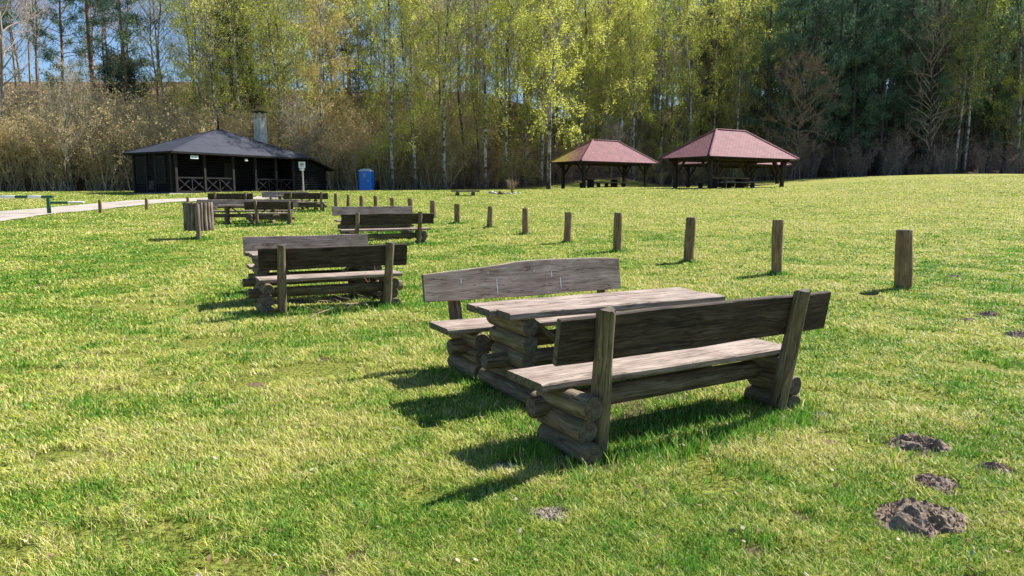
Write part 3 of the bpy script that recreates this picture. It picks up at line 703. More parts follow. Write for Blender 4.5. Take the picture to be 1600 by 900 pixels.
    for sx, sy in ((-1, -1), (1, -1), (1, 1), (-1, 1)): mb.box((a[0] + sx * (w - .09), a[1] + sy * (w - .09), z1 + .22), (.16, .16, .44))
    ch = mb.build('chimney', [M['concrete']], t)
    mb = MB(); mb.box((a[0], a[1], z1 + .50), (w * 2.3, w * 2.3, .12)); mb.build('chimney_cap', [M['rail_wood']], ch)
    # boards hanging under the eave
    s = MB(); s.box((1.85, .12, 2.46), (.62, .03, .22)); o = s.build('name_board', [M['sign_white']], t)
    s = MB()
    for k, (xx, ww) in enumerate(((1.66, .10), (1.77, .07), (1.89, .10), (2.01, .08))): s.box((xx, .098, 2.46), (ww, .012, .08))
    s.build('lettering', [simple('sign_teal', (.12, .3, .3), .6, .05, 5, bs=0)], o)
    s = MB(); s.box((6.3, .15, 2.44), (.24, .08, .16)); s.build('porch_lamp', [M['lamp_glass']], t)
hut()

# ------------------------------------------------------------------ notice sign
def notice():
    p = at(474.5, 301); y = 46.; p = Vector((xat(474.5, y, 1.4), y, tz(xat(474.5, y, 1.4), y))); sc = y / F
    ztop = H + (303 - 254) * sc; zb = H + (303 - 263.5) * sc; t = empty('notice_sign', p)
    tag(t, 'white notice board with a red line on a thin post before the hut', 'sign')
    mb = MB(); mb.log((0, .02, -.1), (-.02, .02, zb - p.z + .2), .05, .045, n=8, wob=.01); mb.build('post', [M['post_pale'], M['post_pale']], t)
    zc = (ztop + zb) / 2 - p.z; h = ztop - zb; mb = MB(); mb.box((-.03, -.05, zc), (.39, .02, h)); bd = mb.build('notice_board', [M['sign_white']], t)
    mb = MB()
    for k, (w, dz) in enumerate(((.16, .10), (.26, .045), (.22, .0))): mb.box((-.03, -.063, zc + dz), (w, .006, .032))
    mb.build('lettering', [M['sign_dark']], bd)
    mb = MB(); mb.box((-.03, -.063, zc - .085), (.3, .006, .035)); mb.build('red_line', [M['sign_red']], bd)
    mb = MB(); mb.box((-.04, -.05, zc - h / 2 - .085), (.28, .02, .12)); sb = mb.build('small_plate', [M['sign_white']], t)
    mb = MB(); mb.box((-.13, -.063, zc - h / 2 - .085), (.08, .006, .09)); mb.build('blue_field', [M['sign_blue']], sb)
notice()

# ------------------------------------------------------------------ portable toilet
def toilet():
    y = 65.5; x = xat(573, y, 2); z = tz(x, y) - .12; t = empty('portable_toilet', (x, y, z), -.12)
    tag(t, 'bright blue portable toilet cabin with a pale domed roof at the wood edge', 'toilet')
    w = .55; hb = 1.72
    mb = MB(); th = [(sx * w, sy * w) for sx, sy in ((-1, -1), (1, -1), (1, 1), (-1, 1))]
    def rnd_sq(w, r=.1):
        o = []
        for cx, cy, a0 in ((w - r, -w + r, -90), (w - r, w - r, 0), (-w + r, w - r, 90), (-w + r, -w + r, 180)):
            for k in range(5): a = math.radians(a0 + 22.5 * k); o.append((cx + r * math.cos(a), cy + r * math.sin(a)))
        return o
    secs = [[(a, b, z) for a, b in rnd_sq(w)] for z in (0, hb)]; mb.loft(secs, [0, 2], 0, 0, False); 
    for k in range(5): mb.box((-w - .01, -.35 + k * .17, .9), (.03, .05, 1.5)); mb.box((w + .01, -.35 + k * .17, .9), (.03, .05, 1.5))
    mb.build('cabin', [M['blue_plastic']], t)
    mb = MB(); secs = []
    for q in (0, .35, .7, .9, 1): secs.append([(a, b, hb + .02 + .24 * q) for a, b in rnd_sq((w + .03) * math.sqrt(1 - .78 * q * q))])
    mb.loft(secs, [0, .1, .2, .3, .4], 0, 0); mb.build('roof', [M['pale_plastic']], t)
    mb = MB(); mb.box((0, -w - .015, .88), (.82, .03, 1.66)); d = mb.build('door', [M['blue_plastic']], t)
    mb = MB()
    for k in range(5): mb.box((0, -w - .04, 1.25 + k * .07), (.3, .02, .025))
    mb.build('vent', [M['pale_plastic']], d)
    mb = MB(); mb.box((.33, -w - .045, .9), (.05, .03, .14)); mb.build('handle', [M['sign_white']], d)
toilet()

# ------------------------------------------------------------------ shelters
def shelter(cpx, dist, ang, Lx, Ly, eave, base_v, rise, rl, lab, moss=False, wide=1.0):
    x = xat(cpx, dist, 4); X = np.array([math.cos(ang), math.sin(ang)]); Yv = np.array([-math.sin(ang), math.cos(ang)])
    cen = np.array([x, dist]) + X * Lx / 2 + Yv * Ly / 2
    g = tz(*cen); t = empty('picnic_shelter', (cen[0], cen[1], g), ang)
    tag(t, lab, 'shelter', 'open picnic shelters by the wood')
    hx, hy = Lx / 2, Ly / 2; ze = H + (303 - eave) * dist / F - g; rt = M['red_roof_moss' if moss else 'red_roof']
    c = [np.array(q) for q in ((-hx, -hy, ze), (hx, -hy, ze), (hx, hy, ze), (-hx, hy, ze))]; r0 = np.array([-rl, 0, ze + rise]); r1 = np.array([rl, 0, ze + rise])
    mb = MB(); mb.quad([c[0], c[1], r1, r0]); mb.quad([c[1], c[2], r1]); mb.quad([c[2], c[3], r0, r1]); mb.quad([c[3], c[0], r0])
    dn = np.array([0, 0, -.09])
    for k in range(4): mb.quad([c[k] + dn, c[(k + 1) % 4] + dn, c[(k + 1) % 4], c[k]], mi=1)
    k = .985; ci = [q * [1, 1, 1] + dn for q in c]; ri0 = r0 + dn; ri1 = r1 + dn
    mb.quad([ci[1], ci[0], ri0, ri1], mi=2); mb.quad([ci[2], ci[1], ri1], mi=2); mb.quad([ci[3], ci[2], ri1, ri0], mi=2); mb.quad([ci[0], ci[3], ri0], mi=2)
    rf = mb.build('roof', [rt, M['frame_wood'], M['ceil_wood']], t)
    mb = MB()
    for a, b in ((c[0], r0), (c[1], r1), (c[2], r1), (c[3], r0), (r0, r1)): d = b - a; mb.log(a + d * .01 + [0, 0, .02], b + [0, 0, .02], .07, .07, n=6, seg=3, wob=0)
    mb.build('ridge_tile', [rt, rt], rf)
    ix, iy = hx - 1.0, hy - .75; zp = ze - .22
    up = rise / (hy)
    for sx, sy in ((-1, -1), (1, -1), (1, 1), (-1, 1)):
        wx = cen + X * sx * ix + Yv * sy * iy; zg = tz(*wx) - g
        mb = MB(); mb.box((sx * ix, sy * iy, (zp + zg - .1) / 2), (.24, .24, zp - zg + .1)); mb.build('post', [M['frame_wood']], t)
        for dx, dy in ((-sx, 0), (0, -sy), (sx * .6, 0)):
            if dx * sx > 0: L = .5
            else: L = .95
            p0 = np.array([sx * ix + dx * .1, sy * iy + dy * .1, zp - L]); p1 = np.array([sx * ix + np.sign(dx) * L * .95, sy * iy + np.sign(dy) * L * .95, zp + .02])
            mb = MB(); mb.plank(p0, p1, (0, 0, 1) if False else (-(dx), -(dy), 1), .12, .14, seg=3, mi=0, capmi=0); mb.build('brace', [M['frame_wood']], t)
    for (a, b) in (((-hx + .3, -iy), (hx - .3, -iy)), ((-hx + .3, iy), (hx - .3, iy)), ((-ix, -hy + .2), (-ix, hy - .2)), ((ix, -hy + .2), (ix, hy - .2))):
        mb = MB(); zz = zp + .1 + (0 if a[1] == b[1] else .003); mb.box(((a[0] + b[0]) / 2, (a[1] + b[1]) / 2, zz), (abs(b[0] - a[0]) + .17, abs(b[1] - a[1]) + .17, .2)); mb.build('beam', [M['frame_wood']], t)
    for k in range(9):
        xx = -ix + 2 * ix * k / 8
        for sy in (-1, 1):
            lim = 1.0 if abs(xx) < rl else max(.25, 1 - (abs(xx) - rl) / (hx - rl))
            mb = MB(); mb.plank((xx, sy * (hy - .12), ze - .16), (xx, sy * hy * (1 - lim * .93), ze - .19 + rise * lim * .93), (0, 0, 1), .09, .14, seg=2, mi=0, capmi=0); mb.build('rafter', [M['frame_wood']], t)
    return cen, X, Yv, ang
def slab_table(cen, X, Yv, ang, off, lab, L=4.2):
    p = cen + X * off[0] + Yv * off[1]; t = empty('picnic_table', (*p, tz(*p)), ang); tag(t, lab, 'table', 'picnic tables inside the shelters')
    mb = MB()
    for k in range(3): mb.plank((-L / 2, -.28 + .28 * k, .76), (L / 2, -.28 + .28 * k, .76), (0, 0, 1), .27, .07, seg=8)
    mb.build('tabletop', [M['ceil_wood'], M['end']], t)
    for sx in (-1, 1):
        mb = MB(); mb.box((sx * L * .36, 0, .34), (.32, .6, .76)); mb.build('leg', [M['frame_wood']], t)
def slab_bench(cen, X, Yv, ang, off, lab, L=4.2):
    p = cen + X * off[0] + Yv * off[1]; t = empty('picnic_bench', (*p, tz(*p)), ang); tag(t, lab, 'bench', 'plank benches inside the shelters')
    mb = MB(); mb.plank((-L / 2, 0, .44), (L / 2, 0, .44), (0, 0, 1), .36, .08, seg=8); mb.build('seat', [M['slat'], M['end']], t)
    for sx in (-1, 1):
        mb = MB(); mb.log((sx * L * .38, 0, -.05), (sx * L * .38, 0, .40), .17, .17, n=10, seg=2); mb.build('leg', [M['frame_wood'], M['end']], t)
SH = []
SH.append(shelter(1108, 52, math.radians(33), 10.0, 4.9, 244.6, 295.5, 2.12, 1.6, 'largest open shelter with a red shingle roof, nearest on the right'))
SH.append(shelter(908, 66, math.radians(36), 9.9, 4.4, 252, 293, 2.05, 1.6, 'left-hand open shelter with yellow moss on its red shingle roof', True))
SH.append(shelter(1119, 64, math.radians(33), 10.2, 4.9, 255, 295, 1.75, 1.6, 'red-roofed shelter seen under and behind the largest shelter'))
for k, (nm) in enumerate(('under the largest shelter', 'under the moss-roofed shelter', 'under the rear shelter')):
    slab_table(*SH[k], (-.3, 0), 'long plank table ' + nm)
    slab_bench(*SH[k], (-.1, -.95), 'plank bench on the camera side of the table ' + nm)
    slab_bench(*SH[k], (-.5, .95), 'plank bench on the wood side of the table ' + nm)

# ------------------------------------------------------------------ low seat and stones at the wood edge
def low_seat():
    p = at(727, 305.5); t = empty('plank_seat', p, .08); s = p.y / F; tag(t, 'low split-log seat on two stump feet at the wood edge', 'bench')
    hw = 22 * s
    mb = MB(); mb.plank((-hw, 0, 7.2 * s), (hw, 0, 6.6 * s), (0, 0, 1), .5, 2.6 * s, seg=14, wav=.02); mb.build('seat', [M['slat'], M['end']], t)
    for sx in (-1, 1):
        mb = MB(); mb.log((sx * hw * .55, -.3, 2.6 * s), (sx * hw * .55, .3, 2.6 * s), 3.4 * s, 3.3 * s, n=14); mb.build('foot', [M['log'], M['end']], t)
    return p
low_seat()
def rock(x, y, r, m, lab, seed, cat='stone', zs=.7, name='stone', sink=.3, sub=3, amp=.25):
    import bmesh
    bm = bmesh.new(); bmesh.ops.create_icosphere(bm, subdivisions=sub, radius=1); rnd = random.Random(seed)
    ph = [rnd.uniform(0, 6) for _ in range(9)]
    for v in bm.verts:
        c = v.co; k = 1 + amp * (math.sin(c.x * 2.3 + ph[0]) * math.sin(c.y * 2.1 + ph[1]) + .5 * math.sin(c.z * 4 + ph[2] + c.x * 3) + .3 * math.sin(c.y * 7 + ph[3]) * math.sin(c.x * 6 + ph[4]) + .25 * rnd.uniform(-1, 1))
        v.co = c * k * r; v.co.z *= zs
    me = bpy.data.meshes.new(name); bm.to_mesh(me); bm.free(); me.materials.append(m); me.polygons.foreach_set('use_smooth', [True] * len(me.polygons))
    o = bpy.data.objects.new(name, me); C.objects.link(o); o.location = (x, y, tz(x, y) + r * zs * (1 - sink) - r * zs * .5)
    tag(o, lab, cat); return o
for i, (px, py, w, m, lab) in enumerate(((781, 302.5, 9, 'stone', 'flat pale stone left of the brown round one in the stone ring'), (779, 301.5, 0, 'stone', ''), (781, 303, 0, 'stone', ''),
        (780, 303, 0, 'stone', ''), (786, 302.8, 0, 'stone', ''), (780.5, 303, 0, 'stone', ''), (781, 303, 0, 'stone', ''), (780, 302, 11, 'rust_stone', ''),
        (772, 303, 7, 'stone', 'small grey stone at the left end of the stone ring'), (788, 303.2, 6, 'stone', 'small pale stone just right of the brown round one'),
        (797, 303.2, 5, 'stone', 'small stone beside the dry tuft in the stone ring'), (805, 303, 6, 'stone', 'white stone second from the right in the stone ring'), (811, 302.6, 5, 'stone', 'white stone at the right end of the stone ring'))):
    if w == 0 or lab == '' : continue
    p = at(px, py); rock(p.x + (-.6 if i == 0 else 0), p.y, w * p.y / F / 2, M[m], lab, i + 5)
p = at(781.5, 303.5); rock(p.x, p.y, 9 * p.y / F / 2, M['rust_stone'], 'round rusty-brown stone in the ring right of the low seat', 90, zs=.85)

# ------------------------------------------------------------------ molehills
def molehill(px, py, wpx, lab, seed, hgt=.32, m='soil'):
    hgt *= .7
    p = at(px, py); r = wpx * (p - Vector((0, 0, H))).length / F / 2; g = np.random.default_rng(seed)
    n = 46; th = np.linspace(0, 2 * math.pi, n, endpoint=False); V = [(0, 0)]; rr = np.linspace(0, 1, 18)[1:]
    pts = [(0, 0, 0.)]
    lob = 1 + .16 * np.sin(2 * th + seed) + .12 * np.sin(3 * th + seed * 2) + .08 * np.sin(7 * th + seed)
    for q in rr:
        for k in range(n): pts.append((math.cos(th[k]) * q * r * lob[k], math.sin(th[k]) * q * r * lob[k] * .85, q))
    P = np.array(pts); X = P[:, 0]; Y = P[:, 1]; q = P[:, 2]
    z = hgt * r * np.clip(1 - q ** 2, 0, 1) ** .7
    cl = (vnoise(X + seed * 3, Y, r * .42, 11, 2) - .42) * .5 * r * (1 - q ** 3) + (vnoise(X, Y + seed, r * .13, 12, 2) - .5) * .32 * r * (1 - q ** 4)
    Zt = terr(X + p.x, Y + p.y) - p.z; Z = Zt + z + cl - .02 * q ** 3
    V = np.stack([X, Y, Z], 1); f3 = [(0, 1 + k, 1 + (k + 1) % n) for k in range(n)]; f4 = []
    for i in range(len(rr) - 1):
        for k in range(n): f4.append((1 + i * n + k, 1 + (i + 1) * n + k, 1 + (i + 1) * n + (k + 1) % n, 1 + i * n + (k + 1) % n))
    # loose crumbs around
    nc = 260; cv = []; cf = []
    for k in range(nc):
        a = g.uniform(0, 6.28); d = r * abs(g.normal(.7, .35)); s = r * g.uniform(.012, .05) + .002; cx, cy = d * math.cos(a), d * math.sin(a) * .85
        cz = float(terr(cx + p.x, cy + p.y)) - p.z + hgt * r * max(0, 1 - (d / r) ** 2) ** .7 + s * .5
        b = len(V) + len(cv); J = g.uniform(.6, 1.3, 6)
        for (x, y, zz), j in zip(((1, 0, 0), (-1, 0, 0), (0, 1, 0), (0, -1, 0), (0, 0, 1), (0, 0, -1)), J): cv.append((cx + x * s * j, cy + y * s * j, cz + zz * s * j))
        for tr in ((0, 2, 4), (2, 1, 4), (1, 3, 4), (3, 0, 4), (2, 0, 5), (1, 2, 5), (3, 1, 5), (0, 3, 5)): cf.append([b + u for u in tr])
    V = np.concatenate([V, np.array(cv)])
    o = mesh_np('molehill', V, [np.array(f3), np.array(f4), np.array(cf)], [M[m]]); o.location = p; tag(o, lab, 'molehill', 'molehills and soil heaps in the grass')
    return (p.x, p.y, r)
HILLS = []
for a in ((1434, 815, 118, 'largest molehill, a lumpy brown heap near the bottom right corner', 1, .42), (1436, 697, 78, 'flat dry molehill above the largest one', 2, .32), (1556, 736, 44, 'small greyish molehill near the right edge of the grass', 3, .4),
          (1462, 757, 62, 'scattered crumbly molehill between the flat one and the largest one', 4, .2), (1590, 527, 40, 'dark molehill cut by the right edge of the photo', 5, .4), (1545, 494, 36, 'low dark molehill upper right, the farther of two side by side', 6, .3),
          (1512, 502, 26, 'low dark molehill upper right, the nearer of two side by side', 7, .3), (1490, 433, 20, 'faint small molehill right of the tallest bollard', 8, .25)):
    HILLS.append(molehill(*a))
for a in ((792, 733, 52, 'bare reddish soil patch in the shadow of the nearest bench', 9, .12, 'drysoil'), (858, 806, 62, 'bare trodden soil patch below the nearest bench', 10, .06, 'drysoil'), (1284, 649, 30, 'pale crumbly soil patch right of the nearest bench', 12, .12, 'drysoil')):
    HILLS.append(molehill(*a))

# ------------------------------------------------------------------ trees
def tubes(P0, P1, R0, R1, K=3):
    P0, P1 = np.asarray(P0, float), np.asarray(P1, float); R0 = np.asarray(R0, float); R1 = np.asarray(R1, float)
    d = P1 - P0; d /= (np.linalg.norm(d, axis=1, keepdims=True) + 1e-9)
    up = np.where(np.abs(d[:, 2:3]) < .9, [[0, 0, 1.]], [[1., 0, 0]]); a = np.cross(up, d); a /= np.linalg.norm(a, axis=1, keepdims=True); b = np.cross(d, a)
    th = np.arange(K) / K * 2 * math.pi
    ring = a[:, None] * np.cos(th)[None, :, None] + b[:, None] * np.sin(th)[None, :, None]
    V = np.stack([P0[:, None] + ring * R0[:, None, None], P1[:, None] + ring * R1[:, None, None]], 1).reshape(-1, 3)
    n = len(P0); base = (np.arange(n) * 2 * K)[:, None]; k = np.arange(K)[None]; k2 = (k + 1) % K
    Fq = np.stack([base + k, base + k2, base + K + k2, base + K + k], 2).reshape(-1, 4)
    return V, Fq
def path_tube(P, Rr, K=8):
    P = np.asarray(P, float); n = len(P); th = np.arange(K) / K * 2 * math.pi; V = []
    for i in range(n):
        d = P[min(i + 1, n - 1)] - P[max(i - 1, 0)]; d /= np.linalg.norm(d); a = np.cross([0, 1, .01], d); a /= np.linalg.norm(a); b = np.cross(d, a)
        V.append(P[i] + (np.outer(np.cos(th), a) + np.outer(np.sin(th), b)) * Rr[i])
    V = np.concatenate(V); Fq = [(i * K + k, i * K + (k + 1) % K, (i + 1) * K + (k + 1) % K, (i + 1) * K + k) for i in range(n - 1) for k in range(K)]
    return V, np.array(Fq)
def leaves(P, size, g, aspect=1.0, droop=None):
    n = len(P); a = g.normal(size=(n, 3)); 
    if droop is not None: a = a * .6 + droop
    a /= np.linalg.norm(a, axis=1, keepdims=True); b = np.cross(a, g.normal(size=(n, 3))); b /= np.linalg.norm(b, axis=1, keepdims=True)
    s = size * g.uniform(.6, 1.3, (n, 1)); u = a * s; v = b * s * aspect * .5
    V = np.stack([P - u * .5, P + v, P + u * .5, P - v], 1).reshape(-1, 3); Fq = np.arange(n * 4).reshape(n, 4); return V, Fq
class Tree:
    def __init__(s): s.tv = []; s.tf = []; s.tm = []; s.n = 0; s.cv = []; s.cf = []; s.cn = 0
    def addt(s, VF, m=0): V, Fq = VF; s.tv.append(V); s.tf.append(Fq + s.n); s.tm.append(np.full(len(Fq), m)); s.n += len(V)
    def addc(s, VF): V, Fq = VF; s.cv.append(V); s.cf.append(Fq + s.cn); s.cn += len(V)
    def proto(s, name, tmats, cmat):
        e = bpy.data.objects.new(name, None)
        me = mesh_np('trunk', np.concatenate(s.tv), [np.concatenate(s.tf)], tmats, fm=np.concatenate(s.tm), smooth=np.ones(sum(len(f) for f in s.tf), bool), link=False)
        mc = mesh_np('crown', np.concatenate(s.cv), [np.concatenate(s.cf)], [cmat], link=False) if s.cv else None
        return (name, me, mc)
def trunk_path(g, Hh, lean=.03, wob=.25, n=14):
    t = np.linspace(0, 1, n); ax = g.uniform(-1, 1, 2); P = np.zeros((n, 3)); P[:, 2] = t * Hh - .3 * (t == 0)
    ph = g.uniform(0, 6.28, 4)
    for k in (0, 1): P[:, k] = ax[k] * lean * Hh * t ** 1.4 + wob * (np.sin(ph[k] + t * 5) - np.sin(ph[k])) * t + wob * .4 * (np.sin(ph[k + 2] + t * 13) - np.sin(ph[k + 2])) * t
    return t, P
def limbs(T, g, t, P, Hh, n, t0, t1, Lf, ang, r0, droop=0., nseg=5, tm=1, K=4, kink=.12):
    """returns list of polylines"""
    out = []
    for i in range(n):
        q = t0 + (t1 - t0) * ((i + g.uniform(0, 1)) / n); p = np.array([np.interp(q, t, P[:, k]) for k in range(3)])
        az = i * 2.4 + g.uniform(-.6, .6); L = Lf(q) * g.uniform(.65, 1.25); el = ang(q) + g.uniform(-.15, .2)
        d = np.array([math.cos(az) * math.cos(el), math.sin(az) * math.cos(el), math.sin(el)]); pts = [p]
        for k in range(nseg):
            d = d + g.normal(0, kink, 3) + np.array([0, 0, -droop * (k / nseg)]); d /= np.linalg.norm(d); pts.append(pts[-1] + d * L / nseg)
        pts = np.array(pts); r = np.linspace(r0(q), .008, nseg + 1); out.append(pts)
        T.addt(tubes(pts[:-1], pts[1:], r[:-1], r[1:], K), tm)
    return out
def sub(T, g, polys, per, Ls, dirf, r, nseg=2, tm=1, frm=.25):
    P0 = []; P1 = []; ends = []
    for pts in polys:
        for j in range(per):
            q = g.uniform(frm, 1) * (len(pts) - 1); i = min(int(q), len(pts) - 2); p = pts[i] + (pts[i + 1] - pts[i]) * (q - i)
            base = pts[i + 1] - pts[i]; base = base / np.linalg.norm(base); d = dirf(base, g); L = Ls * g.uniform(.5, 1.4); pl = [p]
            for k in range(nseg):
                d = d + g.normal(0, .15, 3); d /= np.linalg.norm(d); pl.append(pl[-1] + d * L / nseg)
            pl = np.array(pl); ends.append(pl); P0.append(pl[:-1]); P1.append(pl[1:])
    P0 = np.concatenate(P0); P1 = np.concatenate(P1); rr = np.full(len(P0), r)
    T.addt(tubes(P0, P1, rr, rr * .6, 3), tm); return ends
def along(polys, per, g, jit):
    o = []
    for pts in polys:
        q = g.uniform(.05, 1, per) * (len(pts) - 1); i = np.minimum(q.astype(int), len(pts) - 2); f = (q - i)[:, None]
        o.append(pts[i] * (1 - f) + pts[i + 1] * f)
    o = np.concatenate(o); return o + g.normal(0, jit, o.shape)
def birch(seed, Hh=24, dens=1., leaf=M['birch_leaf'], rad=.15, low=.22, spread=1., name='birch_tree', bk='birch_bark'):
    g = np.random.default_rng(seed); T = Tree(); t, P = trunk_path(g, Hh, .06, .5)
    T.addt(path_tube(P, rad * (1 - t) ** .8 + .02 + .05 * np.exp(-t * 60), 9), 0)
    Lf = lambda q: spread * Hh * (.04 + .16 * math.sin(math.pi * min(1, max(0, (q - low + .1) / (1.12 - low))) ** .9))
    lb = limbs(T, g, t, P, Hh, 46, low, .98, Lf, lambda q: .65 + .35 * q, lambda q: .045 * (1.1 - q) + .012, droop=.18)
    def df(b, g): v = b * .8 + g.normal(0, .45, 3) + np.array([0, 0, -.15]); return v / np.linalg.norm(v)
    s1 = sub(T, g, lb, 7, 1.3, df, .012, 2)
    def dd(b, g): v = g.normal(0, .35, 3) + np.array([0, 0, -.9]); return v / np.linalg.norm(v)
    s2 = sub(T, g, s1, 3, 1.0, dd, .006, 1, frm=.1)
    T.addc(leaves(along(s2, int(14 * dens), g, .10), .10, g, .8)); T.addc(leaves(along(s1, int(12 * dens), g, .15), .10, g, .8))
    return T.proto(name, [M[bk], M['twig_bark']], leaf)
def bare(seed, Hh=20, rad=.13, low=.3, name='bare_tree', mb='grey_bark', mt='grey_twig', leaf=M['bare_bud'], nleaf=2, up=.95, n=34, spread=1.):
    g = np.random.default_rng(seed); T = Tree(); t, P = trunk_path(g, Hh, .06, .4)
    T.addt(path_tube(P, rad * (1 - t) ** .75 + .018 + .05 * np.exp(-t * 50), 8), 0)
    Lf = lambda q: spread * Hh * (.05 + .19 * math.sin(math.pi * min(1, (q - low + .1) / (1.15 - low))))
    lb = limbs(T, g, t, P, Hh, n, low, .97, Lf, lambda q: up - .2 + .2 * q, lambda q: .06 * (1.1 - q) + .015, droop=-.04, kink=.16)
    def df(b, g): v = b * .8 + g.normal(0, .5, 3) + np.array([0, 0, .25]); return v / np.linalg.norm(v)
    s1 = sub(T, g, lb, 8, 1.6, df, .014, 2); s2 = sub(T, g, s1, 4, .8, df, .007, 1)
    T.addc(leaves(along(s2, nleaf, g, .05), .09, g, .5))
    return T.proto(name, [M[mb], M[mt]], leaf)
def pine(seed, Hh=24, low=.5, rad=.2, dens=1., spread=1., name='pine_tree', dead=True, leafm='needle', cone=False):
    g = np.random.default_rng(seed); T = Tree(); t, P = trunk_path(g, Hh, .02, .2)
    T.addt(path_tube(P, rad * (1 - t) ** .6 + .03 + .06 * np.exp(-t * 50), 9), 0)
    if cone: Lf = lambda q: Hh * .17 * (1.08 - q) / (1.08 - low) * spread
    else: Lf = lambda q: spread * Hh * (.03 + .15 * math.sin(math.pi * min(1, (q - low + .12) / (1.14 - low))))
    lb = limbs(T, g, t, P, Hh, 70 if cone else 46, low, .985, Lf, (lambda q: -.1 + .5 * q * q) if cone else (lambda q: .15 + .5 * q), lambda q: .05 * (1.1 - q) + .015, droop=.0, kink=.13)
    if dead: limbs(T, g, t, P, Hh, 16, .2, low, lambda q: Hh * .07, lambda q: .05, lambda q: .03, droop=.05)
    def df(b, g): v = b * .7 + g.normal(0, .55, 3) + np.array([0, 0, .12]); return v / np.linalg.norm(v)
    s1 = sub(T, g, lb, 9, 1.0, df, .012, 2, frm=.35)
    # needle tufts along the outer twigs
    Pn = along(s1, int(34 * dens), g, .17); T.addc(leaves(Pn, .26, g, .26, droop=np.array([0, 0, .35])))
    return T.proto(name, [M['pine_bark'] if not (cone or 320 <= seed < 330) else M['dark_bark'], M['dark_bark']], M[leafm])
PR = {}
PR['birch'] = [birch(100 + k, 24 + (k % 3) * 1.5, .95 + .15 * (k % 2), low=.10 + .05 * (k % 3)) for k in range(6)]
PR['thinbirch'] = [birch(120 + k, 22, .45, rad=.11, low=.3, spread=.8) for k in range(3)]
PR['amber'] = [birch(130, 19, 1., M['larch_leaf'], rad=.12, low=.2)]
PR['bare'] = [bare(200 + k, 20 + k) for k in range(5)]
PR['darkbare'] = [bare(220 + k, 19, mb='dark_bark', mt='grey_twig', low=.12, nleaf=2, n=44, leaf=M['bud']) for k in range(3)]
PR['pine'] = [pine(300 + k, 24, .42 + .06 * (k % 2), dens=1.1) for k in range(4)]
PR['darkpine'] = [pine(320 + k, 25, .13 + .06 * k, dens=1.2, spread=1.15) for k in range(3)]
PR['lowpine'] = [pine(350 + k, 13, .06, .1, dens=1.3, spread=1.5, name='young_pine', dead=False) for k in range(3)]
PR['hillpine'] = [pine(360 + k, 19, .26, .17, dens=1.1, spread=1.2) for k in range(2)]
PR['spruce'] = [pine(340, 23, .16, dens=1.2, cone=True, dead=False, leafm='spruce_needle', name='spruce_tree')]
PR['smallspruce'] = [pine(345, 5.5, .35, .09, dens=.9, spread=2.0, leafm='spruce_needle', name='small_pine', dead=False)]
PR['brown'] = [bare(400, 11, .12, .15, 'oak_tree', 'dark_bark', 'grey_twig', M['brown_leaf'], 24, .7, 34, 1.5)]
PR['blossom'] = [bare(410, 7, .06, .12, 'blossoming_tree', 'grey_bark', 'grey_twig', M['blossom'], 6, .9, 20, 1.1)]
PR['whitesap'] = [bare(420, 9, .07, .25, 'young_birch', 'birch_bark', 'brush_bark', M['bud'], 1, .9, 22, .9)]

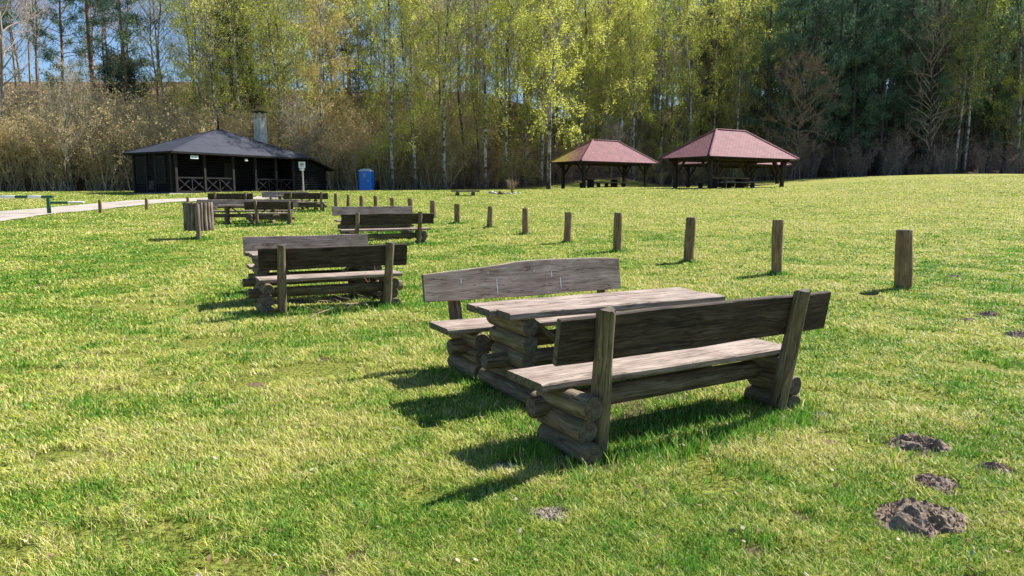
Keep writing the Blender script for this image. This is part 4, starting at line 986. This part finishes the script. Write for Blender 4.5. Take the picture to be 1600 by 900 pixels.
def plant(kind, x, y, label, group=None, s=1., k=None, cat='tree', rot=None, crown=True):
    pr = PR[kind]; name, me, mc = pr[(R.randrange(len(pr)) if k is None else k) % len(pr)]
    e = bpy.data.objects.new(name, None); C.objects.link(e); e.location = (x, y, tz(x, y) - .05); e.rotation_euler = (0, 0, R.uniform(0, 6.28) if rot is None else rot)
    sc = s * R.uniform(.94, 1.06); e.scale = (sc, sc, sc); tag(e, label, cat, group)
    o = bpy.data.objects.new('trunk', me); C.objects.link(o); o.parent = e
    if mc: o = bpy.data.objects.new('crown', mc); C.objects.link(o); o.parent = e
    return e
def tl(px, off): 
    """distance and x for a tree seen at px, off metres behind the wood's edge"""
    y = 75.
    for _ in range(6): y = float(treeline(xat(px, y, 2))) + off
    return xat(px, y, 2), y
G1 = 'single trees along the front of the wood'
FRONT = [
 ('whitesap', 112, -1, 'slender white-stemmed young birch rising from the brush left of the hut', 1.),
 ('pine', 158, 22, 'tall pine with an orange trunk standing against the sky at left', 1.1),
 ('hillpine', 108, 24, 'pine with a dark straight trunk left of the orange-trunked pine', 1.),
 ('hillpine', 211, 20, 'dense pine right of the orange-trunked pine', 1.),
 ('spruce', 372, 12, 'dark spruce towering above the hut chimney', 1.),
 ('hillpine', 402, 22, 'pine just right of the dark spruce above the chimney', 1.),
 ('birch', 318, 8, 'leafing birch left of the dark spruce behind the hut', .95),
 ('thinbirch', 350, 3, 'thin pale-stemmed birch straight behind the spike on the hut roof', .9),
 ('thinbirch', 442, 3, 'thin pale-stemmed birch right behind the hut chimney', .95),
 ('amber', 500, 4, 'amber-leaved birch above the right end of the hut', 1.05),
 ('birch', 470, 12, 'yellow-green birch between the chimney and the amber-leaved birch', 1.),
 ('spruce', 552, 24, 'dark conifer showing against the blue sky above the blue toilet', 1.1),
 ('birch', 614, -3, 'white-barked birch just right of the blue toilet', .98),
 ('birch', 649, -1.5, 'pair birch between the toilet and the low seat, the left stem', .95),
 ('birch', 694, -2, 'sturdy white-barked birch just left of the low split-log seat', 1.),
 ('darkbare', 727, 3, 'dark grey-stemmed tree behind the low split-log seat', .95),
 ('birch', 758, -1, 'tall birch straight above the stone ring', 1.04),
 ('birch', 791, 1, 'yellow leafing birch right of the stone ring', 1.),
 ('birch', 822, 3, 'slim birch midway between the stone ring and the mossy shelter', 1.),
 ('birch', 857, -5.5, 'white-barked birch touching the left eave of the moss-roofed shelter', 1.05),
 ('thinbirch', 846, 0, 'thin birch just left of the one at the mossy eave', 1.),
 ('birch', 905, 2, 'birch rising behind the mossy part of the shelter roof', 1.),
 ('birch', 944, 3, 'white-stemmed birch rising behind the ridge of the moss-roofed shelter', 1.05),
 ('birch', 988, 1, 'birch above the right slope of the moss-roofed shelter', 1.05),
 ('birch', 1030, 3, 'bright yellow birch above the gap between the two front shelters', 1.),
 ('birch', 1076, 0, 'pale birch above the left slope of the largest shelter', 1.02),
 ('birch', 1112, 4, 'bushy yellow birch above the ridge of the largest shelter', .95),
 ('thinbirch', 1147, 1, 'open forked pale birch above the right of the largest shelter ridge', 1.05),
 ('birch', 1190, 5, 'last yellow birch before the dark pines', .95),
 ('darkpine', 1262, 7, 'blue-green pine directly behind the brown-leaved tree', 1.05),
 ('darkpine', 1300, 4, 'tall blue-green pine first to the right of the brown-leaved tree', 1.1),
 ('darkpine', 1338, 6, 'tall blue-green pine second to the right of the brown-leaved tree', 1.05),
 ('darkpine', 1372, 3.5, 'dark pine above the gap between the chipped bollard and the tallest one', 1.1),
 ('darkpine', 1412, 6, 'dark pine straight above the tallest bollard', 1.0),
 ('darkpine', 1450, 4, 'dark pine left of the twin white trunks', 1.1),
 ('darkpine', 1540, 5, 'dark pine right of the twin white trunks', 1.05),

 ('brown', 1240, 0, 'small tree with brown withered leaves right of the largest shelter roof', 1.15),
 ('thinbirch', 1490, 0, 'tall white-trunked birch left of its twin in the dark wood at right', 1.1),
 ('thinbirch', 1504, .5, 'tall white-trunked birch right of its twin in the dark wood at right', 1.1),
 ('birch', 1585, 2, 'yellow-green birch at the right edge of the photo', 1.),
 ('smallspruce', 208, 27, 'small dark conifer on the slope beneath the dense pine', 1.2),
 ('blossom', 478, 1, 'white-blossoming shrub tree behind the right part of the hut roof', 1.),
 ('blossom', 955, 1, 'white-blossoming small tree behind the moss-roofed shelter', .8),
 ('bare', 12, 4, 'old grey bare tree at the far left edge of the photo', 1.15),
]
for i, (kd, px, off, lab, s) in enumerate(FRONT):
    x, y = tl(px, off); plant(kd, x, y, lab, G1, s, k=i)
used = [tl(px, off) for kd, px, off, lab, s in FRONT]
def free(x, y, dmin, pts): return all((x - a) ** 2 + (y - b) ** 2 > dmin * dmin for a, b in pts)
ZONES = [(-400, 60, 'at the far left edge of the wood'), (60, 150, 'on the slope above the road barrier'), (150, 215, 'on the slope left of the hut'), (215, 290, 'behind the left wall of the hut'),
 (290, 350, 'behind the left half of the hut roof'), (350, 420, 'behind the hut chimney'), (420, 530, 'behind the right end of the hut'), (530, 600, 'behind the blue toilet'), (600, 670, 'between the toilet and the low seat'),
 (670, 750, 'behind the low split-log seat'), (750, 815, 'behind the stone ring'), (815, 870, 'left of the moss-roofed shelter'), (870, 950, 'behind the left half of the moss-roofed shelter'), (950, 1030, 'behind the right half of the moss-roofed shelter'),
 (1030, 1110, 'behind the left half of the largest shelter'), (1110, 1190, 'behind the middle of the largest shelter'), (1190, 1260, 'at the right end of the largest shelter'), (1260, 1340, 'just right of the largest shelter'),
 (1340, 1420, 'above the farthest-right bollard'), (1420, 1480, 'left of the twin white trunks'), (1480, 1540, 'behind the twin white trunks'), (1540, 3000, 'at the right edge of the wood')]
KD = {'birch': ('leafing birch', 'leafing birches'), 'thinbirch': ('thin sparse birch', 'thin sparse birches'), 'bare': ('leafless grey-brown tree', 'leafless trees'), 'darkbare': ('dark budding tree', 'dark budding trees'),
 'pine': ('tall bare-trunked pine', 'tall pines'), 'hillpine': ('bushy pine', 'bushy pines'), 'darkpine': ('dark blue-green pine', 'dark pines'), 'spruce': ('dark spruce', 'dark spruces'), 'lowpine': ('low young pine', 'young pines')}
def wood_rows(n, x0, x1, off0, off1, kinds, wts, dmin=1.8, s=(.85, 1.05)):
    c = 0; tries = 0
    while c < n and tries < n * 40:
        tries += 1; x = R.uniform(x0, x1); off = R.uniform(off0, off1); y = float(treeline(x)) + off
        if abs(x) > .76 * y + 4 or not free(x, y, dmin, used): continue
        used.append((x, y)); kd = R.choices(kinds, wts)[0]; px = 800 + F * x / y
        z = [q[2] for q in ZONES if q[0] <= px < q[1]][0]; dp = ', in the near rows' if off < 9 else ', in the middle rows' if off < 20 else ', in the far rows'
        plant(kd, x, y, KD[kd][0] + ' ' + z + dp, KD[kd][1] + ' ' + z + dp, R.uniform(*s)); c += 1
wood_rows(34, -75, -30, 16, 46, ['bare', 'pine'], [8, 1.1], 1.6, (.8, 1.05))
wood_rows(34, -34, -9, 6, 34, ['birch', 'thinbirch', 'bare', 'pine', 'spruce'], [5, 4, 3, 1, .3], 1.7)
wood_rows(50, -10, 32, 3, 34, ['birch', 'thinbirch', 'darkbare', 'bare', 'pine'], [9, 3, 2.5, 1.2, .9], 1.8)
wood_rows(34, -10, 32, 1, 22, ['thinbirch', 'bare', 'darkbare'], [4, 2, 2], 1.1, (.6, .95))
wood_rows(96, 27, 78, .5, 30, ['darkpine', 'darkbare', 'bare', 'thinbirch', 'birch'], [8, 6, 1, .6, .2], 1.8, (.85, 1.1))
wood_rows(52, -8, 85, 28, 44, ['darkpine', 'pine', 'darkbare'], [3, 1.4, 2], 1.8)
wood_rows(22, 4, 80, 20, 34, ['lowpine'], [1], 1.5, (.8, 1.15))

# ------------------------------------------------------------------ undergrowth (one mass of thin stems)
def shrub(seed, Hh, n, twigs, nleaf):
    g = np.random.default_rng(seed); T = Tree(); polys = []
    for i in range(n):
        az = g.uniform(0, 6.28); el = g.uniform(1.05, 1.5); d = np.array([math.cos(az) * math.cos(el), math.sin(az) * math.cos(el), math.sin(el)]); L = Hh * g.uniform(.55, 1.1)
        p = np.array([g.normal(0, .35), g.normal(0, .35), -.1]); pts = [p]
        for k in range(5): d = d + g.normal(0, .09, 3); d /= np.linalg.norm(d); pts.append(pts[-1] + d * L / 5)
        pts = np.array(pts); polys.append(pts); r = np.linspace(g.uniform(.012, .03) if i > 3 else g.uniform(.035, .06), .006, 6); T.addt(tubes(pts[:-1], pts[1:], r[:-1], r[1:], 3), 0)
    def df(b, g): v = b * .7 + g.normal(0, .5, 3) + np.array([0, 0, .2]); return v / np.linalg.norm(v)
    s1 = sub(T, g, polys, twigs, Hh * .16, df, .006, 2, tm=0, frm=.15)
    V1 = np.concatenate(T.tv); F1 = np.concatenate(T.tf); V2, F2 = leaves(along(s1, nleaf, g, .10), .11, g, .75)
    return V1, F1, V2, F2
def undergrowth(name, spots, shr, mats):
    SV = []; SF = []; LV = []; LF = []; a = b = 0
    for (x, y, s) in spots:
        V1, F1, V2, F2 = shr[R.randrange(len(shr))]; th = R.uniform(0, 6.28); c, q = math.cos(th), math.sin(th); Rm = np.array([[c, -q, 0], [q, c, 0], [0, 0, 1]]).T
        o = np.array([x, y, tz(x, y)]); SV.append(V1 @ Rm * s + o); SF.append(F1 + a); a += len(V1); LV.append(V2 @ Rm * s + o); LF.append(F2 + b); b += len(V2)
    V = np.concatenate(SV + LV); Fs = np.concatenate(SF); Fl = np.concatenate(LF) + a
    o = mesh_np(name, V, [Fs, Fl], mats, fm=np.concatenate([np.zeros(len(Fs)), np.ones(len(Fl))])); tag(o, kind='stuff'); return o
SHR = [shrub(500 + k, 5.5, 14, 11, 13) for k in range(5)]
SHR2 = [shrub(520 + k, 3.6, 9, 9, 9) for k in range(5)]
sp = []
def in_hut(x, y):
    dx, dy = x + 22.8, y - 50; a = dx * .5 + dy * .866; b = -dx * .866 + dy * .5; return -1.5 < a < 17 and -1.5 < b < 7
while len(sp) < 420:
    x = R.uniform(-62, -6); off = abs(R.gauss(0, 9)); y = float(treeline(x)) + off
    if abs(x) < .76 * y + 3 and not in_hut(x, y): sp.append((x, y, R.uniform(.8, 1.2) * (1 + .35 * min(1, off / 9))))
undergrowth('undergrowth', sp, SHR, [M['brush_bark'], M['bud']])
for seed_, cnt, mm in ((0, 95, 'olive_bud'), (1, 110, 'brown_leaf')):
    sp = []
    while len(sp) < cnt:
        x = R.uniform(-8, 34); y = float(treeline(x)) + abs(R.gauss(0, 9)) + .3
        if abs(x) < .76 * y + 3: sp.append((x, y, R.uniform(.45, 1.25)))
    undergrowth('undergrowth', sp, SHR2 + (SHR[:3] if seed_ == 0 else []), [M['grey_bark'], M[mm]])
sp = []
while len(sp) < 150:
    x = R.uniform(30, 74); y = float(treeline(x)) + abs(R.gauss(0, 9)) + .3
    if abs(x) < .76 * y + 3: sp.append((x, y, R.uniform(.5, 1.3)))
undergrowth('undergrowth', sp, SHR2 + SHR[:1], [M['grey_bark'], M['bare_bud']])

# ------------------------------------------------------------------ grass
def grass():
    g = np.random.default_rng(77); N = 950000
    y = np.exp(g.uniform(math.log(2.1), math.log(62), N)); x = g.uniform(-1, 1, N) * (.74 * y + .8)
    # tall tufts near the furniture feet
    extra = []
    def tuft(cx, cy, rx, ry, ang, n, h):
        u = g.normal(0, rx, n); v = g.normal(0, ry, n); c, s_ = math.cos(ang), math.sin(ang)
        extra.append((cx + c * u - s_ * v, cy + s_ * u + c * v, np.full(n, h)))
    a = math.radians(30.5)
    tuft(1.25, 4.55, .5, .10, a, 2000, .10); tuft(.62, 4.36, .12, .05, a, 350, .09); tuft(1.9, 5.0, .22, .08, a, 700, .09); tuft(.08, 4.32, .10, .09, a, 600, .11)
    tuft(.25, 4.9, .3, .12, a, 700, .08); tuft(1.2, 5.0, .7, .2, a, 1500, .08); tuft(-.1, 5.2, .1, .25, a, 500, .08); tuft(-.5, 6.3, .15, .2, a, 400, .08)
    for c, an in list(c2) + list(c3):
        tuft(c.x, c.y - .35, .9, .18, an, 1800, .10)
    for c, an in list(c4) + list(c5) + list(c6): tuft(c.x, c.y - .3, .9, .25, an, 700, .10)
    for (px, yb, yt, w, lab) in BOL[:12]:
        p = at(px, yb); tuft(p.x, p.y, .10, .10, 0, 220, .09)
    p = at(311, 375); tuft(p.x, p.y + .1, .15, .15, 0, 400, .1)
    for k in range(1900):
        yy = math.exp(g.uniform(math.log(2.3), math.log(26))); xx = g.uniform(-1, 1) * .73 * yy
        if vnoise(np.array([xx]), np.array([yy]), .9, 21, 3)[0] < .56: tuft(xx, yy, .012 * yy ** .6 + .008, .012 * yy ** .6 + .008, 0, 26, .04 + .03 * g.random())
    for k in range(150):
        yy = math.exp(g.uniform(math.log(2.4), math.log(22))); xx = g.uniform(-1, 1) * .72 * yy
        tuft(xx, yy, .07 * yy ** .4, .06 * yy ** .4, 0, int(90), .055 + .03 * g.random())
    ex = np.concatenate([e[0] for e in extra]); ey = np.concatenate([e[1] for e in extra]); eh = np.concatenate([e[2] for e in extra])
    istuft = np.concatenate([np.zeros(N, bool), np.ones(len(ex), bool)])
    x = np.concatenate([x, ex]); y = np.concatenate([y, ey]); d = np.hypot(x, y)
    patch = vnoise(x, y, .9, 21, 3); big = vnoise(x, y, 4.5, 22, 3); fine = vnoise(x, y, .16, 23, 2)
    hgt = (.010 + .026 * patch + .026 * (fine - .3) + .014 * g.random(len(x))) * (1 + .012 * np.clip(d, 0, 15)); hgt = np.clip(hgt, .008, 1); hgt[istuft] = eh * g.uniform(.4, 1.15, len(eh))
    keep = np.ones(len(x), bool)
    for hx, hy, hr in HILLS: keep &= ((x - hx) ** 2 + (y - hy) ** 2 > (hr * (.93 + .25 * (fine - .5))) ** 2) 
    keep &= y < treeline(x) - .3
    # gravel road and hut
    A, B = ROAD; inside = np.zeros(len(x), bool)
    poly = np.concatenate([A, B[::-1]]); px, py = poly[:, 0], poly[:, 1]; j = len(px) - 1
    for i in range(len(px)):
        cond = ((py[i] > y) != (py[j] > y)) & (x < (px[j] - px[i]) * (y - py[i]) / (py[j] - py[i] + 1e-9) + px[i]); inside ^= cond; j = i
    keep &= ~inside
    ha = (x + 22.8) * .5 + (y - 50) * .866; hb = -(x + 22.8) * .866 + (y - 50) * .5; keep &= ~((ha > 0) & (ha < 15.5) & (hb > .3) & (hb < 5.4))
    # thin, worn spots where soil and thatch show
    for wx, wy, wr in WORN: keep &= istuft | (g.random(len(x)) > 1.0 * np.exp(-(((x - wx) ** 2 + (y - wy) ** 2) / (wr * .9) ** 2) ** 1.5))
    thin = vnoise(x, y, .55, 31, 3); keep &= istuft | (thin < .60 + .12 * g.random(len(x)))
    x, y, d, patch, big, fine, hgt, istuft = [q[keep] for q in (x, y, d, patch, big, fine, hgt, istuft)]; n = len(x)
    az = g.uniform(0, 2 * math.pi, n); lean = np.where(istuft, g.uniform(.1, .7, n), g.uniform(.3, 1.5, n)); w = np.clip(.00062 * d, .0015, .035) * g.uniform(.6, 1.4, n) * np.where(istuft, 1.1, 1)
    z0 = terr(x, y) + (vnoise(x, y, .5, 3, 3) - .5) * .035 * (y < 16) - .004
    wd = az + math.pi / 2 + g.normal(0, .4, n); wx, wy = np.cos(wd) * w, np.sin(wd) * w; dx, dy = np.cos(az) * lean * hgt, np.sin(az) * lean * hgt
    P = np.stack([x, y, z0], 1); Wv = np.stack([wx, wy, 0 * wx], 1); m = P + np.stack([dx * .4, dy * .4, hgt * .62], 1); tp = P + np.stack([dx * 1.1, dy * 1.1, hgt], 1)
    V = np.stack([P - Wv, P + Wv, m + Wv * .75, m - Wv * .75, tp], 1).reshape(-1, 3); b = np.arange(n) * 5
    Q = np.stack([b, b + 1, b + 2, b + 3], 1); Tn = np.stack([b + 3, b + 2, b + 4], 1)
    patch = np.clip(.5 + (patch - .5) * 2.0, 0, 1); fine = np.clip(.5 + (fine - .5) * 1.8, 0, 1); big = np.clip(.5 + (big - .5) * 1.5, 0, 1)
    # colours: fresh green, deep green, moss yellow, straw
    dry = .33 + .55 * (big - .5) + .75 * (patch - .5) + .45 * (fine - .5) + .009 * np.clip(x, -14, 20) + .004 * np.clip(d, 0, 45)
    r = g.random(n); cols = np.zeros((n, 4), np.float32); cols[:, 3] = 1
    G0 = np.array([.065, .16, .018]); G1_ = np.array([.23, .42, .045]); Y0 = np.array([.54, .58, .10]); S0 = np.array([.78, .68, .33])
    gm = g.random((n, 1)); base = G0 * (1 - gm) + G1_ * gm
    isy = r < np.clip(dry + .14, .08, .85); iss = g.random(n) < np.clip(dry * .55 - .05, .03, .42)
    base = np.where(isy[:, None], Y0 * g.uniform(.7, 1.1, (n, 1)), base); base = np.where(iss[:, None], S0 * g.uniform(.6, 1.1, (n, 1)), base)
    tg = np.array([.12, .30, .035]) * g.uniform(.6, 1.4, (n, 1)); base = np.where((istuft & (g.random(n) < .85))[:, None], tg, base)
    cols[:, :3] = base
    o = mesh_np('grass', V, [Q, Tn], [M['blade']]); at_ = o.data.color_attributes.new('tint', 'FLOAT_COLOR', 'POINT')
    at_.data.foreach_set('color', np.repeat(cols, 5, 0).ravel()); tag(o, kind='stuff')
grass()

# fallen leaves and litter scattered on the lawn
def litter():
    g = np.random.default_rng(9); n = 900; y = np.exp(g.uniform(math.log(2.3), math.log(30), n)); x = g.uniform(-1, 1, n) * .74 * y
    z = terr(x, y) + .03; P = np.stack([x, y, z], 1); s = g.uniform(.006, .015, n) * (1 + .05 * y)
    V = []; Fq = []
    th = np.array([0, .9, 1.6, 2.4, math.pi, 3.9, 4.7, 5.4]); rr = np.array([1.2, .75, .8, .7, 1, .7, .8, .75])
    for k in range(n):
        a = g.uniform(0, 6.28); tx, ty = g.normal(0, .45, 2); c, q = math.cos(a), math.sin(a)
        u = np.cos(th) * rr * s[k]; v = np.sin(th) * rr * s[k] * .7; X = c * u - q * v; Y = q * u + c * v; Z = X * tx + Y * ty + .25 * np.abs(v)
        Fq.append(np.arange(8) + 8 * k); V.append(P[k] + np.stack([X, Y, Z], 1))
    o = mesh_np('fallen_leaves', np.concatenate(V), [np.array(Fq)], [M['dead_leaf'], M['pale_leaf']], fm=(g.random(n) < .3).astype(int)); tag(o, kind='stuff')
M['dead_leaf'] = simple('dead_leaf', (.20, .11, .06), .8, .3, 40, bs=0); M['pale_leaf'] = simple('pale_leaf', (.40, .34, .26), .8, .2, 40, bs=0)
litter()

# dry branch and weed at the second set, dry tuft in the stone ring
def branch(name, px0, px1, lab, seed, m, r=.008, arch=.12, n=9, twigs=10):
    g = np.random.default_rng(seed); a = at(*px0); b = at(*px1); pts = []
    for i in range(n):
        q = i / (n - 1); p = a.lerp(b, q); pts.append((p.x + g.normal(0, .02), p.y + g.normal(0, .02), tz(p.x, p.y) + .03 + arch * math.sin(q * math.pi)))
    pts = np.array(pts); r_ = np.linspace(r, r * .4, n); T = Tree(); T.addt(tubes(pts[:-1], pts[1:], r_[:-1], r_[1:], 6))
    def df(bb, g): v = bb + g.normal(0, .6, 3) + np.array([0, 0, .3]); return v / np.linalg.norm(v)
    sub(T, g, [pts], twigs, .35, df, r * .35, 3, tm=0)
    V = np.concatenate(T.tv); o0 = pts[0]; o = mesh_np(name, V - o0, [np.concatenate(T.tf)], [m]); o.location = o0; tag(o, lab, 'branch')
branch('dry_branch', (585, 477), (478, 503), 'long thin dry branch lying in the grass before the second picnic set', 3, M['twig'], .011, .07)
branch('dry_branch', (600, 476), (535, 488), 'short tangled dry branch by the post of the second picnic set', 4, M['twig'], .008, .05, 7, 14)
def weed(px, py, hh, lab, seed, m, n=9, name='dry_weed'):
    g = np.random.default_rng(seed); p = at(px, py); T = Tree(); pol = []
    for k in range(n):
        d = np.array([g.normal(0, .22), g.normal(0, .22), 1]); pts = [np.array([g.normal(0, .03), g.normal(0, .03), 0])]
        for i in range(4): d = d + g.normal(0, .12, 3); pts.append(pts[-1] + d / np.linalg.norm(d) * hh * g.uniform(.7, 1) / 4)
        pol.append(np.array(pts)); q = pol[-1]; T.addt(tubes(q[:-1], q[1:], [.006 * hh * 2] * 4, [.004 * hh * 2] * 4, 4))
    def df(b, g): v = b + g.normal(0, .35, 3); return v / np.linalg.norm(v)
    sub(T, g, pol, 5, hh * .3, df, .004 * hh * 1.6, 2, tm=0)
    o = mesh_np(name, np.concatenate(T.tv), [np.concatenate(T.tf)], [m]); o.location = p; tag(o, lab, 'weed')
weed(584, 474, .50, 'reddish dry weed standing at the right post of the second picnic set', 5, M['reddry'], 5)
weed(800, 302.5, 1.0, 'dry straw-coloured tuft in the stone ring right of the low seat', 6, M['twig'], 26)
